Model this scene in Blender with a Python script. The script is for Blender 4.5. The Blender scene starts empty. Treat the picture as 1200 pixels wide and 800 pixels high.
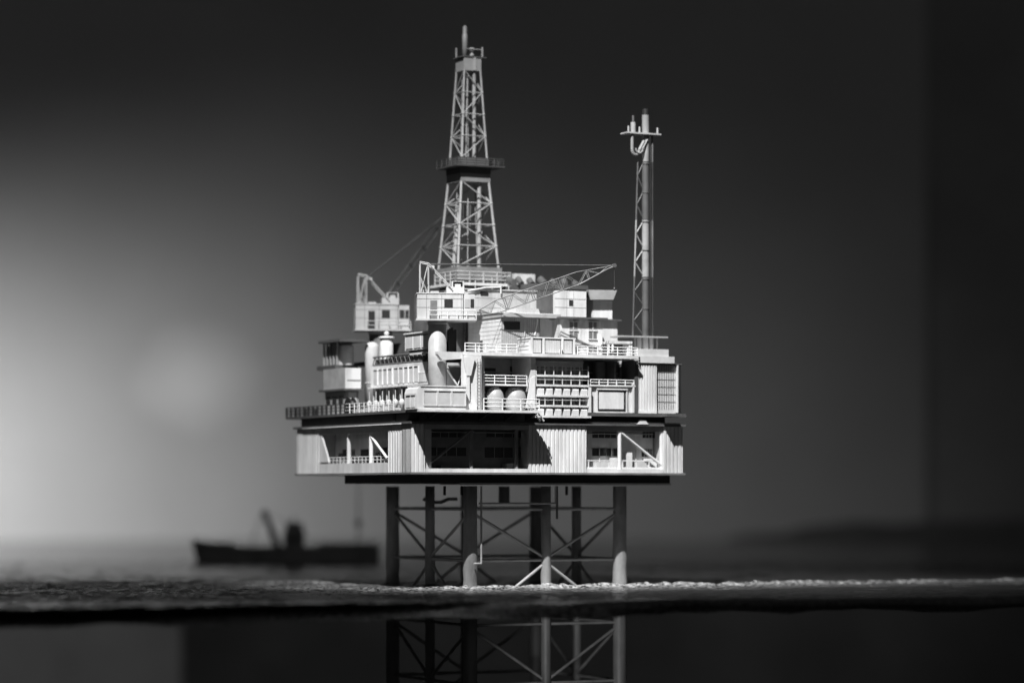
import bpy, math, random
from mathutils import Vector, noise, Matrix
random.seed(7)
S = 0.001                      # layout below is in millimetres of the model
D0 = 3412.0                    # camera distance to the near hull corner
TH = math.radians(26.8)
CU, SU = math.cos(TH), math.sin(TH)
EYE = 577.0
SEA = -116.0
scene = bpy.context.scene
COL = scene.collection

# ---------- measuring helpers: platform frame (u right face, v left face, z up) ----------
def fu(px, V):
    k = px-600
    return (k*(1+SU*0+CU*V/D0) + 118 + SU*V)/(CU - k*SU/D0)
def fv(px, U):
    k = px-600
    return (-118 + CU*U - k*(1+SU*U/D0))/(SU + k*CU/D0)
def sc(U, V): return 1+(SU*U+CU*V)/D0
def fz(py, U, V): return (EYE-py)*sc(U, V)
def FP(px, py, V):
    U = fu(px, V); return (U, V, fz(py, U, V))
def LP(px, py, U):
    V = fv(px, U); return (U, V, fz(py, U, V))
def world(p):
    u, v, z = p
    return Vector((-118+CU*u-SU*v, SU*u+CU*v, z))*S

# ---------- materials ----------
def mat(name, g, rough=.55, dirt=.12, dscale=60, bump=0, bscale=300, tint=(1, 1, 1), metal=0, streak=False):
    m = bpy.data.materials.new(name); m.use_nodes = True
    nt = m.node_tree; N = nt.nodes; L = nt.links
    b = N['Principled BSDF']; b.inputs['Roughness'].default_value = rough; b.inputs['Metallic'].default_value = metal
    tc = N.new('ShaderNodeTexCoord'); nz = N.new('ShaderNodeTexNoise')
    nz.inputs['Scale'].default_value = dscale; nz.inputs['Detail'].default_value = 6; nz.inputs['Roughness'].default_value = .65
    mp = N.new('ShaderNodeMapping')
    if streak: mp.inputs['Scale'].default_value = (1, 1, .25)
    L.new(tc.outputs['Object'], mp.inputs['Vector']); L.new(mp.outputs['Vector'], nz.inputs['Vector'])
    rp = N.new('ShaderNodeValToRGB'); L.new(nz.outputs['Fac'], rp.inputs['Fac'])
    lo = g*(1-dirt*1.6); hi = g*(1+dirt*.35)
    e = rp.color_ramp.elements
    e[0].position = .32; e[0].color = (lo*tint[0], lo*tint[1], lo*tint[2], 1)
    e[1].position = .62; e[1].color = (min(hi, .9)*tint[0], min(hi, .9)*tint[1], min(hi, .9)*tint[2], 1)
    L.new(rp.outputs['Color'], b.inputs['Base Color'])
    if bump:
        n2 = N.new('ShaderNodeTexNoise'); n2.inputs['Scale'].default_value = bscale; n2.inputs['Detail'].default_value = 4
        bp = N.new('ShaderNodeBump'); bp.inputs['Strength'].default_value = bump; bp.inputs['Distance'].default_value = .001
        L.new(tc.outputs['Object'], n2.inputs['Vector']); L.new(n2.outputs['Fac'], bp.inputs['Height'])
        L.new(bp.outputs['Normal'], b.inputs['Normal'])
    return m
M = {}
M['white'] = mat('white_paint', .68, .5, .20, 38, .15, 400, streak=True)
M['siding'] = mat('pale_siding', .66, .55, .20, 45, .15, 300, streak=True)
M['mottled'] = mat('weathered_white', .66, .6, .30, 90, .2, 300, streak=True)
M['grey'] = mat('grey_paint', .36, .55, .15, 60, .1, 300)
M['lgrey'] = mat('light_grey_paint', .52, .55, .12, 60, .1, 300)
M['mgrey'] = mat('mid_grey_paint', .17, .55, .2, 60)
M['boom'] = mat('boom_steel', .22, .45, .3, 80)
M['cab'] = mat('cab_paint', .46, .5, .2, 45, .15, 400, streak=True)
M['dimcab'] = mat('rear_cab_dimmed', .40, .5, .12, 45)  # cab colour darkened for the weaker light on the rear crane
M['mastpaint'] = mat('mast_paint', .30, .4, .2, 60)
M['pedestal'] = mat('pedestal_paint', .37, .5, .2, 40)
M['pipe_grey'] = mat('flare_pipe_paint', .24, .5, .15, 60)
M['ship'] = mat('ship_paint', .46, .6, .2, 30)
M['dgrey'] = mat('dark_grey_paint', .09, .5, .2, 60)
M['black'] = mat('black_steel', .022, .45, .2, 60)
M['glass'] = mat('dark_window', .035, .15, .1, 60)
M['band'] = mat('dark_red_paint', .045, .5, .25, 60)
M['leg'] = mat('jacket_steel', .26, .5, .34, 40, .35, 120, streak=True)
M['brace'] = mat('brace_steel', .32, .5, .2, 60)
M['rail'] = mat('rail_white', .66, .45, .1, 60)
M['derrick'] = mat('derrick_paint', .29, .5, .16, 50)
M['tank'] = mat('tank_paint', .36, .32, .12, 40)

# ---------- mesh builder ----------
class MB:
    def __init__(s): s.v = []; s.f = []; s.sm = []; s.mi = []; s.cur = 0
    def face(s, idx, smooth=False): s.f.append(idx); s.sm.append(smooth); s.mi.append(s.cur)
    def hexa(s, p):
        b = len(s.v); s.v += [tuple(q) for q in p]
        for q in ((0, 3, 2, 1), (4, 5, 6, 7), (0, 1, 5, 4), (1, 2, 6, 5), (2, 3, 7, 6), (3, 0, 4, 7)): s.face([b+i for i in q])
        return s
    def box(s, u0, u1, v0, v1, z0, z1):
        if u0 > u1: u0, u1 = u1, u0
        if v0 > v1: v0, v1 = v1, v0
        if z0 > z1: z0, z1 = z1, z0
        return s.hexa([(u0, v0, z0), (u1, v0, z0), (u1, v1, z0), (u0, v1, z0), (u0, v0, z1), (u1, v0, z1), (u1, v1, z1), (u0, v1, z1)])
    def frame(s, p, q):
        d = (Vector(q)-Vector(p)); n = d.normalized()
        a = Vector((0, 0, 1)) if abs(n.z) < .95 else Vector((1, 0, 0))
        x = n.cross(a).normalized(); y = x.cross(n).normalized()
        return x, y
    def tube(s, p, q, r, n=8, r2=None, cap=True):
        p = Vector(p); q = Vector(q); x, y = s.frame(p, q); r2 = r if r2 is None else r2
        b = len(s.v)
        for c, rr in ((p, r), (q, r2)):
            for i in range(n):
                a = 2*math.pi*i/n; s.v.append(tuple(c+x*(rr*math.cos(a))+y*(rr*math.sin(a))))
        for i in range(n):
            j = (i+1) % n; s.face([b+i, b+j, b+n+j, b+n+i], n > 5)
        if cap:
            b2 = len(s.v); s.v += s.v[b:b+2*n]
            s.face([b2+i for i in range(n)][::-1]); s.face([b2+n+i for i in range(n)])
        return s
    def bar(s, p, q, w): return s.tube(p, q, w*.7071, 4)
    def path(s, pts, r, n=8):
        for a, b in zip(pts, pts[1:]): s.tube(a, b, r, n)
        return s
    def lathe(s, c, prof, n=24):
        b = len(s.v); k = len(prof)
        for (r, z) in prof:
            for i in range(n):
                a = 2*math.pi*i/n; s.v.append((c[0]+r*math.cos(a), c[1]+r*math.sin(a), c[2]+z))
        for j in range(k-1):
            for i in range(n):
                i2 = (i+1) % n
                s.face([b+j*n+i, b+j*n+i2, b+(j+1)*n+i2, b+(j+1)*n+i], True)
        s.face([b+i for i in range(n)][::-1]); s.face([b+(k-1)*n+i for i in range(n)])
        return s
    def prism(s, pts, d):
        b = len(s.v); n = len(pts); d = Vector(d)
        s.v += [tuple(p) for p in pts]; s.v += [tuple(Vector(p)+d) for p in pts]
        s.face([b+i for i in range(n)][::-1]); s.face([b+n+i for i in range(n)])
        for i in range(n):
            j = (i+1) % n; s.face([b+i, b+j, b+n+j, b+n+i])
        return s
    def rib_u(s, u0, u1, v, z0, z1, pitch=5.2, d=1.4, back=4):    # corrugated sheet facing -v
        n = max(2, round((u1-u0)/pitch)); w = (u1-u0)/n
        pts = []
        for i in range(n):
            a = u0+i*w
            pts += [(a, v), (a+w*.62, v), (a+w*.72, v+d), (a+w*.92, v+d)]
        pts.append((u1, v)); pts += [(u1, v+back), (u0, v+back)]
        return s.prism([(a, b, z0) for a, b in pts], (0, 0, z1-z0))
    def rib_v(s, v0, v1, u, z0, z1, pitch=5.2, d=1.4, back=4):    # corrugated sheet facing -u
        n = max(2, round((v1-v0)/pitch)); w = (v1-v0)/n
        pts = []
        for i in range(n):
            a = v0+i*w
            pts += [(u, a), (u, a+w*.62), (u+d, a+w*.72), (u+d, a+w*.92)]
        pts.append((u, v1)); pts += [(u+back, v1), (u+back, v0)]
        return s.prism([(a, b, z0) for a, b in pts][::-1], (0, 0, z1-z0))
    def build(s, name, m, parent=None, org=(0, 0, 0), label=None):
        me = bpy.data.meshes.new(name)
        o = Vector(org)
        me.from_pydata([tuple((Vector(p)-o)*S) for p in s.v], [], s.f)
        ms = m if isinstance(m, (list, tuple)) else [m]
        for q in ms: me.materials.append(M[q] if isinstance(q, str) else q)
        for p, sm, mi in zip(me.polygons, s.sm, s.mi): p.use_smooth = sm; p.material_index = min(mi, len(ms)-1)
        import bmesh
        bm = bmesh.new(); bm.from_mesh(me); bmesh.ops.recalc_face_normals(bm, faces=bm.faces); bm.to_mesh(me); bm.free()
        ob = bpy.data.objects.new(name, me); COL.objects.link(ob)
        if parent: ob.parent = parent
        if label: ob['label'] = label
        return ob

class Thing:
    def __init__(s, name, label, cat, org, group=None, yaw=None, abs_world=None):
        e = bpy.data.objects.new(name, None); COL.objects.link(e)
        e.empty_display_size = .02
        e.location = world(org) if abs_world is None else Vector(abs_world)*S
        e.rotation_euler = (0, 0, TH if yaw is None else yaw)
        e['label'] = label; e['category'] = cat
        if group: e['group'] = group
        s.e = e; s.o = org if (yaw is None and abs_world is None) else (0, 0, 0)
    def part(s, mb, name, m, parent=None, label=None):
        return mb.build(name, m, parent or s.e, s.o, label)

def railing(pts, h=11, post=16, r=.62, rails=3, rw=1.25):
    mb = MB()
    for a, b in zip(pts, pts[1:]):
        a = Vector(a); b = Vector(b); L = (b-a).length; n = max(1, round(L/post))
        for i in range(n+1):
            p = a.lerp(b, i/n); mb.bar(p, p+Vector((0, 0, h)), r*1.65)
        for k in range(rails):
            z = Vector((0, 0, h*(k+1)/rails-.4)); mb.bar(a+z, b+z, r*rw)
    return mb

# =====================================================================
# PLATFORM
# =====================================================================
W, DP = 367.0, 348.0
ZB, ZT = 24.0, 81.0
P = Thing('oil_platform', 'large pale offshore oil platform model standing on eight round legs in the dark sea', 'oil platform', (180, 170, SEA))
# --- jacket legs ---
LU = (106, 209, 312); LV = (60, 174, 286)
ZBOT = -500
def leg(u, v, r):
    n = 22; prof = []
    zs = [ZBOT, -260, -200, -150, -128, -118, -112, -104, -92, -80, -60, -30, 8]
    for z in zs:
        k = 1.0
        if -135 < z < -75: k = 1.0+.07*math.sin(z*.19+u)+.05
        prof.append((r*k, z))
    return MB().lathe((u, v, 0), prof, n)
for i, u in enumerate(LU):
    for j, v in enumerate(LV):
        if i == 1 and j == 1: continue
        r = 8.4 if (i != 1 and j != 1) else 6.0
        P.part(leg(u, v, r), 'leg', 'leg')
ZN = [-20, -82, -160, -232, -310, -385]
def face_brace(a, b, c, rd=1.9):
    # a, b outer legs, c centre leg (u,v)
    for k, z in enumerate(ZN):
        for e in (a, b):
            P.part(MB().tube((*e, z), (*c, z), rd, 8), 'brace', 'brace')
    for k in range(len(ZN)-1):
        z0, z1 = ZN[k], ZN[k+1]
        for e in (a, b):
            q = MB().tube((*e, z0-3), (*c, z1+2), rd, 8) if k % 2 == 0 else MB().tube((*c, z0-3), (*e, z1+2), rd, 8)
            P.part(q, 'brace', 'brace')
face_brace((106, 60), (312, 60), (209, 60))
face_brace((106, 60), (106, 286), (106, 174))
face_brace((312, 60), (312, 286), (312, 174))
face_brace((106, 286), (312, 286), (209, 286))
# caissons and risers under the deck
P.part(MB().tube((209, 174, 8), (209, 174, -14), 7, 16), 'caisson', 'dgrey')
pz = fz(660, 112, 46)
P.part(MB().path([(114, 46, 8), (114, 46, pz), (104, 46, pz)], 1.3, 8), 'riser_pipe', 'brace')
P.part(MB().path([(113, 50, -13), (217, 50, -13), (217, 50, 8)], 1.2, 8), 'drain_pipe', 'brace')
P.part(MB().path([(219, 50, 8), (219, 50, -32)], 1.5, 8), 'riser_pipe', 'dgrey')
for px in (521, 541, 664):
    u = fu(px, 70); P.part(MB().tube((u, 70, 8), (u, 70, -3), 1.8, 8), 'pipe_stub', 'black')
a = [(u0, 180, z0) for u0, z0 in ((100, -8), (112, -12), (124, -12), (134, -8), (146, -8))]
P.part(MB().path(a, 2.2, 10), 'hose', 'dgrey')

# --- cellar slab ---
v404 = fv(404, 18)
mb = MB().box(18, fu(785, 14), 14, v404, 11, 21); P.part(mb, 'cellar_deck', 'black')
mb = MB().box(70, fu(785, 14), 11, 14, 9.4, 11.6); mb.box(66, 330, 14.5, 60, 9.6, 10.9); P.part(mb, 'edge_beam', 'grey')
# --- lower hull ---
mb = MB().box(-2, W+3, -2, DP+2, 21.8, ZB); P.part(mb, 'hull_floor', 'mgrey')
RC = 28
mb = MB()
mb.box(RC, W-RC, RC, DP-RC, ZB+.05, ZT)                     # inner core
mb.box(W-RC+.1, W-6, 60, DP-60, ZB+.05, ZT-.2)
P.part(mb, 'hull_core', 'grey')
mb = MB().box(-3, W+3, -3, DP+6, ZT+.05, ZT+2.6); P.part(mb, 'hull_roof', 'dgrey')
mb = MB().box(-3.4, -2.9, 22, DP-25, ZT-.3, ZT+1); P.part(mb, 'roof_trim', 'white')
P.part(MB().box(W-4.2, W-.2, 4.4, DP-.3, ZB+.1, ZT-.3), 'side_wall', 'siding')
P.part(MB().box(.2, W-4.4, DP-4, DP-.4, ZB+.1, ZT-.3), 'rear_wall', 'siding')
u1, u2, u3, u4 = fu(498, 0), fu(620, 0), fu(687, 0), fu(778, 0)
for (x0, x1) in ((0, u1), (u2, u3), (u4, W)):
    mb = MB().rib_u(x0, x1, 0, ZB+.1, ZT-.2, 5.2); P.part(mb, 'corrugated_panel', 'siding')
    P.part(MB().box(x0, x0+3, 4.2, RC, ZB+.1, ZT-.3), 'bay_side_wall', 'lgrey'); P.part(MB().box(x1-3, x1, 4.2, RC, ZB+.1, ZT-.3), 'bay_side_wall', 'lgrey')
l1, l2 = fv(455, 0), fv(373, 0)
for (y0, y1) in ((0.2, l1), (l2, DP)):
    mb = MB().rib_v(y0, y1, 0, ZB+.1, ZT-.2, 7.5, 1.0); P.part(mb, 'corrugated_panel', 'siding')
    P.part(MB().box(4.2, RC, y0+ (0 if y0 > 5 else 4), y0+3+(0 if y0 > 5 else 4), ZB+.1, ZT-.3), 'bay_side_wall', 'lgrey'); P.part(MB().box(4.2, RC, y1-3, y1, ZB+.1, ZT-.3), 'bay_side_wall', 'lgrey')
# slanted jamb at the far end of the left bay
vj = l2
P.part(MB().prism([(1, vj-1, ZT-4), (1, vj-1, ZB+14), (1, vj-30, ZB+14), (1, vj-26, ZB+22), (1, vj-8, ZT-10)], (2, 0, 0)), 'gusset_plate', 'siding')
# bays on the front face
def bay_front(x0, x1, cols, diag, wins, boxes, beam='grey', wall='siding', cm='white'):
    P.part(MB().box(x0, x1, 1, 5, ZT-6, ZT-.4), 'lintel_beam', beam)
    P.part(MB().box(x0+3.2, x1-3.2, RC-6, RC-.1, ZB+.1, ZT-.4), 'bay_wall', wall)
    P.part(MB().box(x0+.5, x1-.5, .5, 3, ZB+.1, ZB+4.5), 'kerb', 'siding')
    for c in cols: P.part(MB().tube((fu(c, 4), 4, ZB+4), (fu(c, 4), 4, ZT-6), 2.4, 12), 'column', cm)
    (pa, ya, pb, yb) = diag
    A = FP(pa, ya, 3); B = FP(pb, yb, 3)
    P.part(MB().tube(A, B, 1.5, 10), 'diagonal_brace', cm)
    for (a, b, y0, y1) in wins:
        ua, ub = fu(a, RC-6), fu(b, RC-6)
        w = P.part(MB().box(ua, ub, RC-6.6, RC-5.9, fz(y1, ua, RC), fz(y0, ua, RC)), 'window', 'glass')
        mm = MB()
        for t in range(1, 4):
            uu = ua+(ub-ua)*t/4; mm.box(uu-.3, uu+.3, RC-7, RC-6.65, fz(y1, ua, RC), fz(y0, ua, RC))
        P.part(mm, 'mullion', 'grey', w)
    for (a, b, y0, m) in boxes:
        ua, ub = fu(a, 14), fu(b, 14)
        P.part(MB().box(ua, ub, 10, 24, ZB+.1, fz(y0, ua, 14)), 'equipment_box', m)
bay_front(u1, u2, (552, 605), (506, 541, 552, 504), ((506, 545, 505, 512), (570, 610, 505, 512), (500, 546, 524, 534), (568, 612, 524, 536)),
          ((592, 603, 543, 'grey'), (515, 530, 545, 'dgrey')), 'grey', 'mgrey', 'mgrey')  # darker greys in this bay stand in for the balcony's shade
bay_front(u3, u4, (726, 775), (727, 506, 775, 545), ((694, 722, 506, 513), (753, 767, 506, 513), (694, 726, 525, 534), (752, 764, 526, 535)),
          ((702, 713, 541, 'lgrey'), (735, 739, 530, 'white'), (745, 756, 540, 'lgrey'), (757, 768, 537, 'white'), (717, 723, 536, 'white')))
# parapet of the right bay
mb = MB().box(u3+2, u4-2, 3.4, 4.4, ZB+4.6, ZB+7); mb.box(u3+2, u4-2, 3.2, 4.4, ZB+14.2, ZB+15.6)
for px in (690, 714, 730, 746, 761, 776): mb.box(fu(px, 3)-.7, fu(px, 3)+.7, 3.5, 4.3, ZB+7, ZB+14.2)
P.part(mb, 'parapet_rail', 'rail')
# bay on the left face
P.part(MB().box(1, 5, l1, l2, ZT-8, ZT-.4), 'lintel_beam', 'lgrey')
P.part(MB().box(RC-6, RC-.1, l1+3.2, l2-3.2, ZB+.1, ZT-.4), 'bay_wall', 'white')
P.part(MB().box(.5, 3, l1+.5, l2-.5, ZB+.1, ZB+12), 'parapet', 'siding')
for c in (409, 435): P.part(MB().tube((5, fv(c, 5), ZB+4), (5, fv(c, 5), ZT-8), 2.7, 12), 'column', 'white')
P.part(MB().tube(LP(435, 511, 4), LP(454, 537, 4), 1.7, 10), 'diagonal_brace', 'white')
for (a, b, y0, y1) in ((397, 402, 531, 537), (402, 416, 526, 537), (423, 437, 526, 537), (440, 445, 530, 540), (447, 454, 524, 537)):
    va, vb = fv(b, RC-6), fv(a, RC-6)
    P.part(MB().box(RC-6.6, RC-5.9, va, vb, fz(y1, RC, va), fz(y0, RC, va)), 'window', 'glass')
for (a, b, y0, m) in ((378, 384, 541, 'white'), (388, 394, 543, 'lgrey'), (402, 410, 541, 'lgrey'), (415, 428, 543, 'white'), (433, 439, 536, 'black'), (448, 455, 542, 'white')):
    va, vb = fv(b, 14), fv(a, 14)
    P.part(MB().box(8, 22, va, vb, ZB+.1, fz(y0, 14, va)), 'equipment_box', m)

# --- recess between hull and upper deck, upper deck ---
UD0, UD1 = 94.0, 97.0
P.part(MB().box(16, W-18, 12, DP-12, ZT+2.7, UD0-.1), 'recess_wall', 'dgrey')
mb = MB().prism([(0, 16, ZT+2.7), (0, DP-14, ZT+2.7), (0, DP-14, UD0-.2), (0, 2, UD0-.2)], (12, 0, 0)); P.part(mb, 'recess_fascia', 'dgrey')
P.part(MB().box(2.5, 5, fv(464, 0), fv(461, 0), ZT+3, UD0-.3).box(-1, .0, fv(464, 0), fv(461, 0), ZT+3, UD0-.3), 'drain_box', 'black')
v339 = fv(339, 0)
P.part(MB().box(-5, W, 0.1, v339, UD0, UD1), 'upper_deck', 'dgrey')
ub_end = fu(634, -34)
P.part(MB().box(-6, ub_end, -34, 0, UD0+.3, UD1+.2), 'balcony_floor', 'white')
mb = MB()
for px in (500, 530, 560, 590, 615): mb.prism([(fu(px, 0), -1, UD0), (fu(px, 0), -31, UD0), (fu(px, 0), -1, UD0-9)], (1.5, 0, 0))
P.part(mb, 'balcony_bracket', 'black')
P.part(MB().box(fu(690, -7), W+1, -7, 0, UD0-1.6, UD1-.4), 'module_floor', 'dgrey')
P.part(MB().box(fu(775, -7), fu(799, -20), -20, -7.05, UD0-1.4, UD1-.6), 'end_ledge', 'dgrey')
P.part(MB().box(u3+4, W-4, -1.5, 11.8, ZT+2.65, ZT+4.4), 'walkway', 'siding')
P.part(MB().prism([FP(747, 497, -4), FP(751, 491, -4), FP(757, 493, -4), FP(760, 497, -4)], (0, 5, 0)), 'tarpaulin', 'siding')

# left railing, long, around the back-left end
q = v339-1
P.part(railing([(-4, 40, UD1), (-4, 185, UD1)], 12, 14.5, .7, 3, .7), 'railing', 'rail')
P.part(railing([(-4, 185, UD1), (-4, q, UD1), (36, q, UD1)], 12, 14.5, 1.3, 3, .5), 'railing', 'black')

# --- balcony railing, stair ---
vb = -32
P.part(railing([(fu(567, vb), vb, UD1+.2), (fu(632, vb), vb, UD1+.2)], 13.5, 21, .7), 'railing', 'rail')
s0 = fu(620, -20); s1 = fu(634, -20)
mb = MB()
for dv in (-24, -14):
    mb.bar((s0, dv, UD1+10), (s1+2, dv, ZT+4), 1.4)
for t in range(8):
    f = (t+.5)/8; mb.box(s0+(s1+2-s0)*f-1, s0+(s1+2-s0)*f+1, -24, -14, UD1+10+(ZT+4-UD1-10)*f-.3, UD1+10+(ZT+4-UD1-10)*f+.3)
P.part(mb, 'stair', 'rail')

# --- upper front module ---
RD0, RD1 = 161.5, 165.5
rl, rr = fu(543, -14), fu(747, -14)
P.part(MB().box(rl, rr, -14, 150, RD0, RD1), 'roof_deck', 'lgrey')
P.part(MB().box(rl-1, rr+1, -15.2, -14.05, RD0+.4, RD1+.3), 'deck_fascia', 'white')
P.part(MB().box(rl, W-10, 150, DP-20, RD0, RD1), 'roof_deck', 'dgrey')
br0 = fu(513, -10)
P.part(MB().prism([(br0, -10, RD0+1), (br0, -10, RD1), (rl, -10, RD1), (rl, -10, RD0-4), (br0+6, -10, RD0-6)], (0, 7, 0)), 'bracket_beam', 'lgrey')
P.part(MB().box(fu(524, 8), fu(547, 8), 8, 12, UD1, RD0-8), 'bracket_wall', 'grey')
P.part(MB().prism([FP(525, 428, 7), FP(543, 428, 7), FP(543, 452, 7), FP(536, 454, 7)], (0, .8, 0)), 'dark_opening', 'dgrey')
P.part(MB().tube(FP(524, 433, 4), FP(537, 453, 4), 1.2, 8), 'strut', 'white')
P.part(MB().tube(FP(540, 440, 5), FP(536, 453, 5), .8, 8), 'strut', 'lgrey')
# white box columns and funnel gusset
cv = -21
P.part(MB().box(fu(546, cv), fu(550.5, cv), cv, -8, UD1+.3, RD0-.1), 'box_column', 'white')
P.part(MB().box(fu(551.5, cv), fu(566, cv), cv+4, -6, UD1+.3, RD0-.1), 'box_column', 'white')
P.part(MB().prism([FP(543, 418, cv-1), FP(557, 418, cv-1), FP(552, 440, cv-1), FP(547, 440, cv-1)], (0, 3, 0)), 'gusset_plate', 'white')
P.part(MB().box(fu(550.5, cv), fu(557, cv), cv-4, cv+3.9, UD1+.3, fz(471, 80, cv)), 'column_foot', 'white')
mb = MB(); x0, x1 = fu(560, cv), fu(563.6, cv)
mb.bar((x0, cv+2, UD1-4), (x0, cv+2, RD0-4), .8); mb.bar((x1, cv+2, UD1-4), (x1, cv+2, RD0-4), .8)
for k in range(16): z = UD1-2+k*3.9; mb.bar((x0, cv+2, z), (x1, cv+2, z), .8)
P.part(mb, 'ladder', 'grey')
# tank bay
b0, b1 = fu(567, 0), fu(620, 0)
P.part(MB().box(b0-4, b1+4, 46, 49, UD1+.1, RD0-.2), 'bay_wall', 'grey')
P.part(MB().box(b1, b1+3, -4, 46, UD1+.1, RD0-.3), 'bay_side_wall', 'lgrey'); P.part(MB().box(b0-5, b0-1, -4, 46, UD1+.1, RD0-.3), 'bay_side_wall', 'lgrey')
mz = fz(449.5, 100, -4)
P.part(MB().box(fu(569, -4), fu(618, -4), -6, 44, mz-2, mz), 'mezzanine_floor', 'white')
P.part(railing([(fu(567, -5), -5, mz), (fu(617.5, -5), -5, mz)], 10.5, 15, .6), 'railing', 'rail')
for (a, b, y0, y1) in ((568, 581, 431, 448), (598, 616, 429, 448)):
    ua, ub = fu(a, 45), fu(b, 45); P.part(MB().box(ua, ub, 45.2, 46, fz(y1, ua, 45), fz(y0, ua, 45)), 'window', 'glass')
# column panel between bays
P.part(MB().box(fu(620.6, -3), fu(626.5, -3), -6, 2, UD1+.1, RD0-.2), 'box_column', 'lgrey')
P.part(MB().prism([FP(616, 478, -7), FP(627, 478, -7), FP(627, 440, -7), FP(622, 443, -7)], (0, .9, 0)), 'gusset_plate', 'white')
# rack of cabins: shelves, posts, units
g0, g1 = fu(627, -2), fu(688, -2)
P.part(MB().box(g0, g1, 9, 12, ZT+8, RD0-.2), 'rack_back', 'grey')
sh = [440.2, 451.5, 463.6, 475.5, 488]
for k, y in enumerate(sh):
    z = fz(y, g0, 0)
    P.part(MB().box(g0, g1, -7, 8.9, z-1.0, z+1.4), 'shelf', 'white')
NU = 6
for k, (ya, yb) in enumerate(((428, 440), (441.5, 450.5), (453.2, 462.8), (465, 474.8), (477, 487))):
    z1, z0 = fz(ya, g0, 0), fz(yb, g0, 0)+.6
    w = (g1-g0)/NU
    if k in (2, 4):
        for i in range(NU):
            P.part(MB().prism([(g0+w*i+w*.16, -6.4, z0), (g0+w*i+w*.16, 6, z0), (g0+w*i+w*.16, 6, z1), (g0+w*i+w*.16, -3.5, z1), (g0+w*i+w*.16, -6.4, z1-3)], (w*.68, 0, 0)), 'cabin_unit', 'white')
    else:
        mb = MB()
        for i in range(NU+1):
            u = g0+w*i; mb.box(u-.45, u+.45, -5.6, -4.6, z0, z1)
        mb.box(g0, g1, -5.5, -4.7, (z0+z1)/2+1, (z0+z1)/2+1.6)
        P.part(mb, 'guard_frame', 'lgrey')
        for i in range(NU):
            P.part(MB().box(g0+w*i+w*.16, g0+w*i+w*.84, 7.9, 8.8, z0+1, z1-1), 'window', 'mgrey')
P.part(MB().box(g1-.2, g1+3, -7, 10, ZT+9, UD1+30), 'rack_end_post', 'white')
# right bay with framed panel
h0, h1 = fu(691, 0), fu(742, 0)
P.part(MB().box(h0-2, h1+3, 40, 43, UD1+.1, RD0-.2), 'bay_wall', 'dgrey')
P.part(MB().tube((h0+30, 30, fz(450, h0, 30)), (h0+30, 30, RD0-2), 8, 16), 'vessel', 'dgrey')
P.part(MB().box(h0+38, h0+40, 6, 38, fz(450, h0, 0), RD0-2), 'bulkhead', 'dgrey')
pt = fz(450.5, h0, 0)
P.part(MB().box(h0, h1, 0, 4, UD1+.1, pt-2), 'front_wall', 'white')
P.part(MB().box(h0-2, h1+1, -4, 38, pt-2, pt), 'bay_floor', 'white')
P.part(railing([(h0, -2, pt), (h1, -2, pt)], 6.5, 13, .6, 2), 'railing', 'rail')
P.part(MB().box(h0-2.5, h0+1, -2.5, 0, UD1+.1, pt-2.1).box(h1-2.5, h1+1, -2.5, 0, UD1+.1, pt-2.1), 'jamb', 'white')
f0, f1 = fu(700, -1), fu(733.5, -1); z0, z1 = fz(482, f0, 0), fz(456.5, f0, 0)
pn = P.part(MB().box(f0, f1, -.8, -.1, z0, z1), 'framed_panel', 'black')
mb = MB()
mb.box(f0-1.5, f1+1.5, -3.2, -.1, z1, z1+1.6); mb.box(f0-1.5, f1+1.5, -2.4, -.1, z0-1.6, z0); mb.box(f0-1.5, f0, -2.4, -.1, z0, z1); mb.box(f1, f1+1.5, -2.4, -.1, z0, z1)
P.part(mb, 'panel_frame', 'white', pn)
P.part(MB().box(f0+2.2, f1-3.2, -1.5, -.85, z0+3.2, z1-2.2), 'panel_plate', 'siding', pn)  # black joint left wider right and below to mimic the frame's shadow
P.part(MB().box(fu(743, -1), fu(747, -1), -3, 30, UD1+.1, RD0-.4), 'corner_column', 'dgrey')
P.part(MB().box(fu(741.2, -3), fu(743, -3), -4, 0, UD1+.1, pt+2), 'drain_pipe', 'white')
# right corrugated end
k0, k1, k2 = fu(747.3, -2), fu(769.5, -2), fu(797, -2)
zt = fz(426.5, k0, 0)
P.part(MB().rib_u(k0, k1, -2, UD1+3, zt, 3.6, 1.0), 'corrugated_panel', 'siding')
P.part(MB().box(k0, k1, -2.6, 2, UD1-.3, UD1+3), 'panel_sill', 'white')
P.part(MB().box(k0, k2-2, 6, 90, UD1+.1, zt-.1), 'end_block', 'grey')
gp = P.part(MB().box(k1+.2, k2-4, 2.4, 5.8, UD1+.1, zt-.2), 'mesh_panel', 'lgrey')
mb = MB()
for t in range(1, 9): u = k1+(k2-4-k1)*t/9; mb.box(u-.25, u+.25, 1.9, 2.35, UD1+5, zt-.3)
for t in range(1, 6): z = UD1+5+(zt-UD1-5)*t/6; mb.box(k1+.4, k2-4, 1.95, 2.3, z-.25, z+.25)
P.part(mb, 'panel_grid', 'dgrey', gp)
P.part(MB().box(k2-4, k2-2.6, -2, 2, UD1+1, zt-.3), 'corner_post', 'white')
P.part(MB().box(k2-2.4, k2+2, -1, 92, UD1-2, zt+2), 'end_plate', 'black')
P.part(MB().box(k0, k2+3, -2, 92, zt+.1, zt+1.6), 'roof_edge', 'dgrey')
# stepped mast base
mzt = fz(417, k0, 0); mz2 = fz(408.5, k0, 0)
P.part(MB().box(k0, fu(790.5, -4), -4, 60, zt+1.7, mzt), 'mast_plinth', 'lgrey')
P.part(MB().box(k0+1, fu(784, -3), -2, 58, mzt+.05, mz2), 'mast_plinth', 'lgrey')
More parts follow.
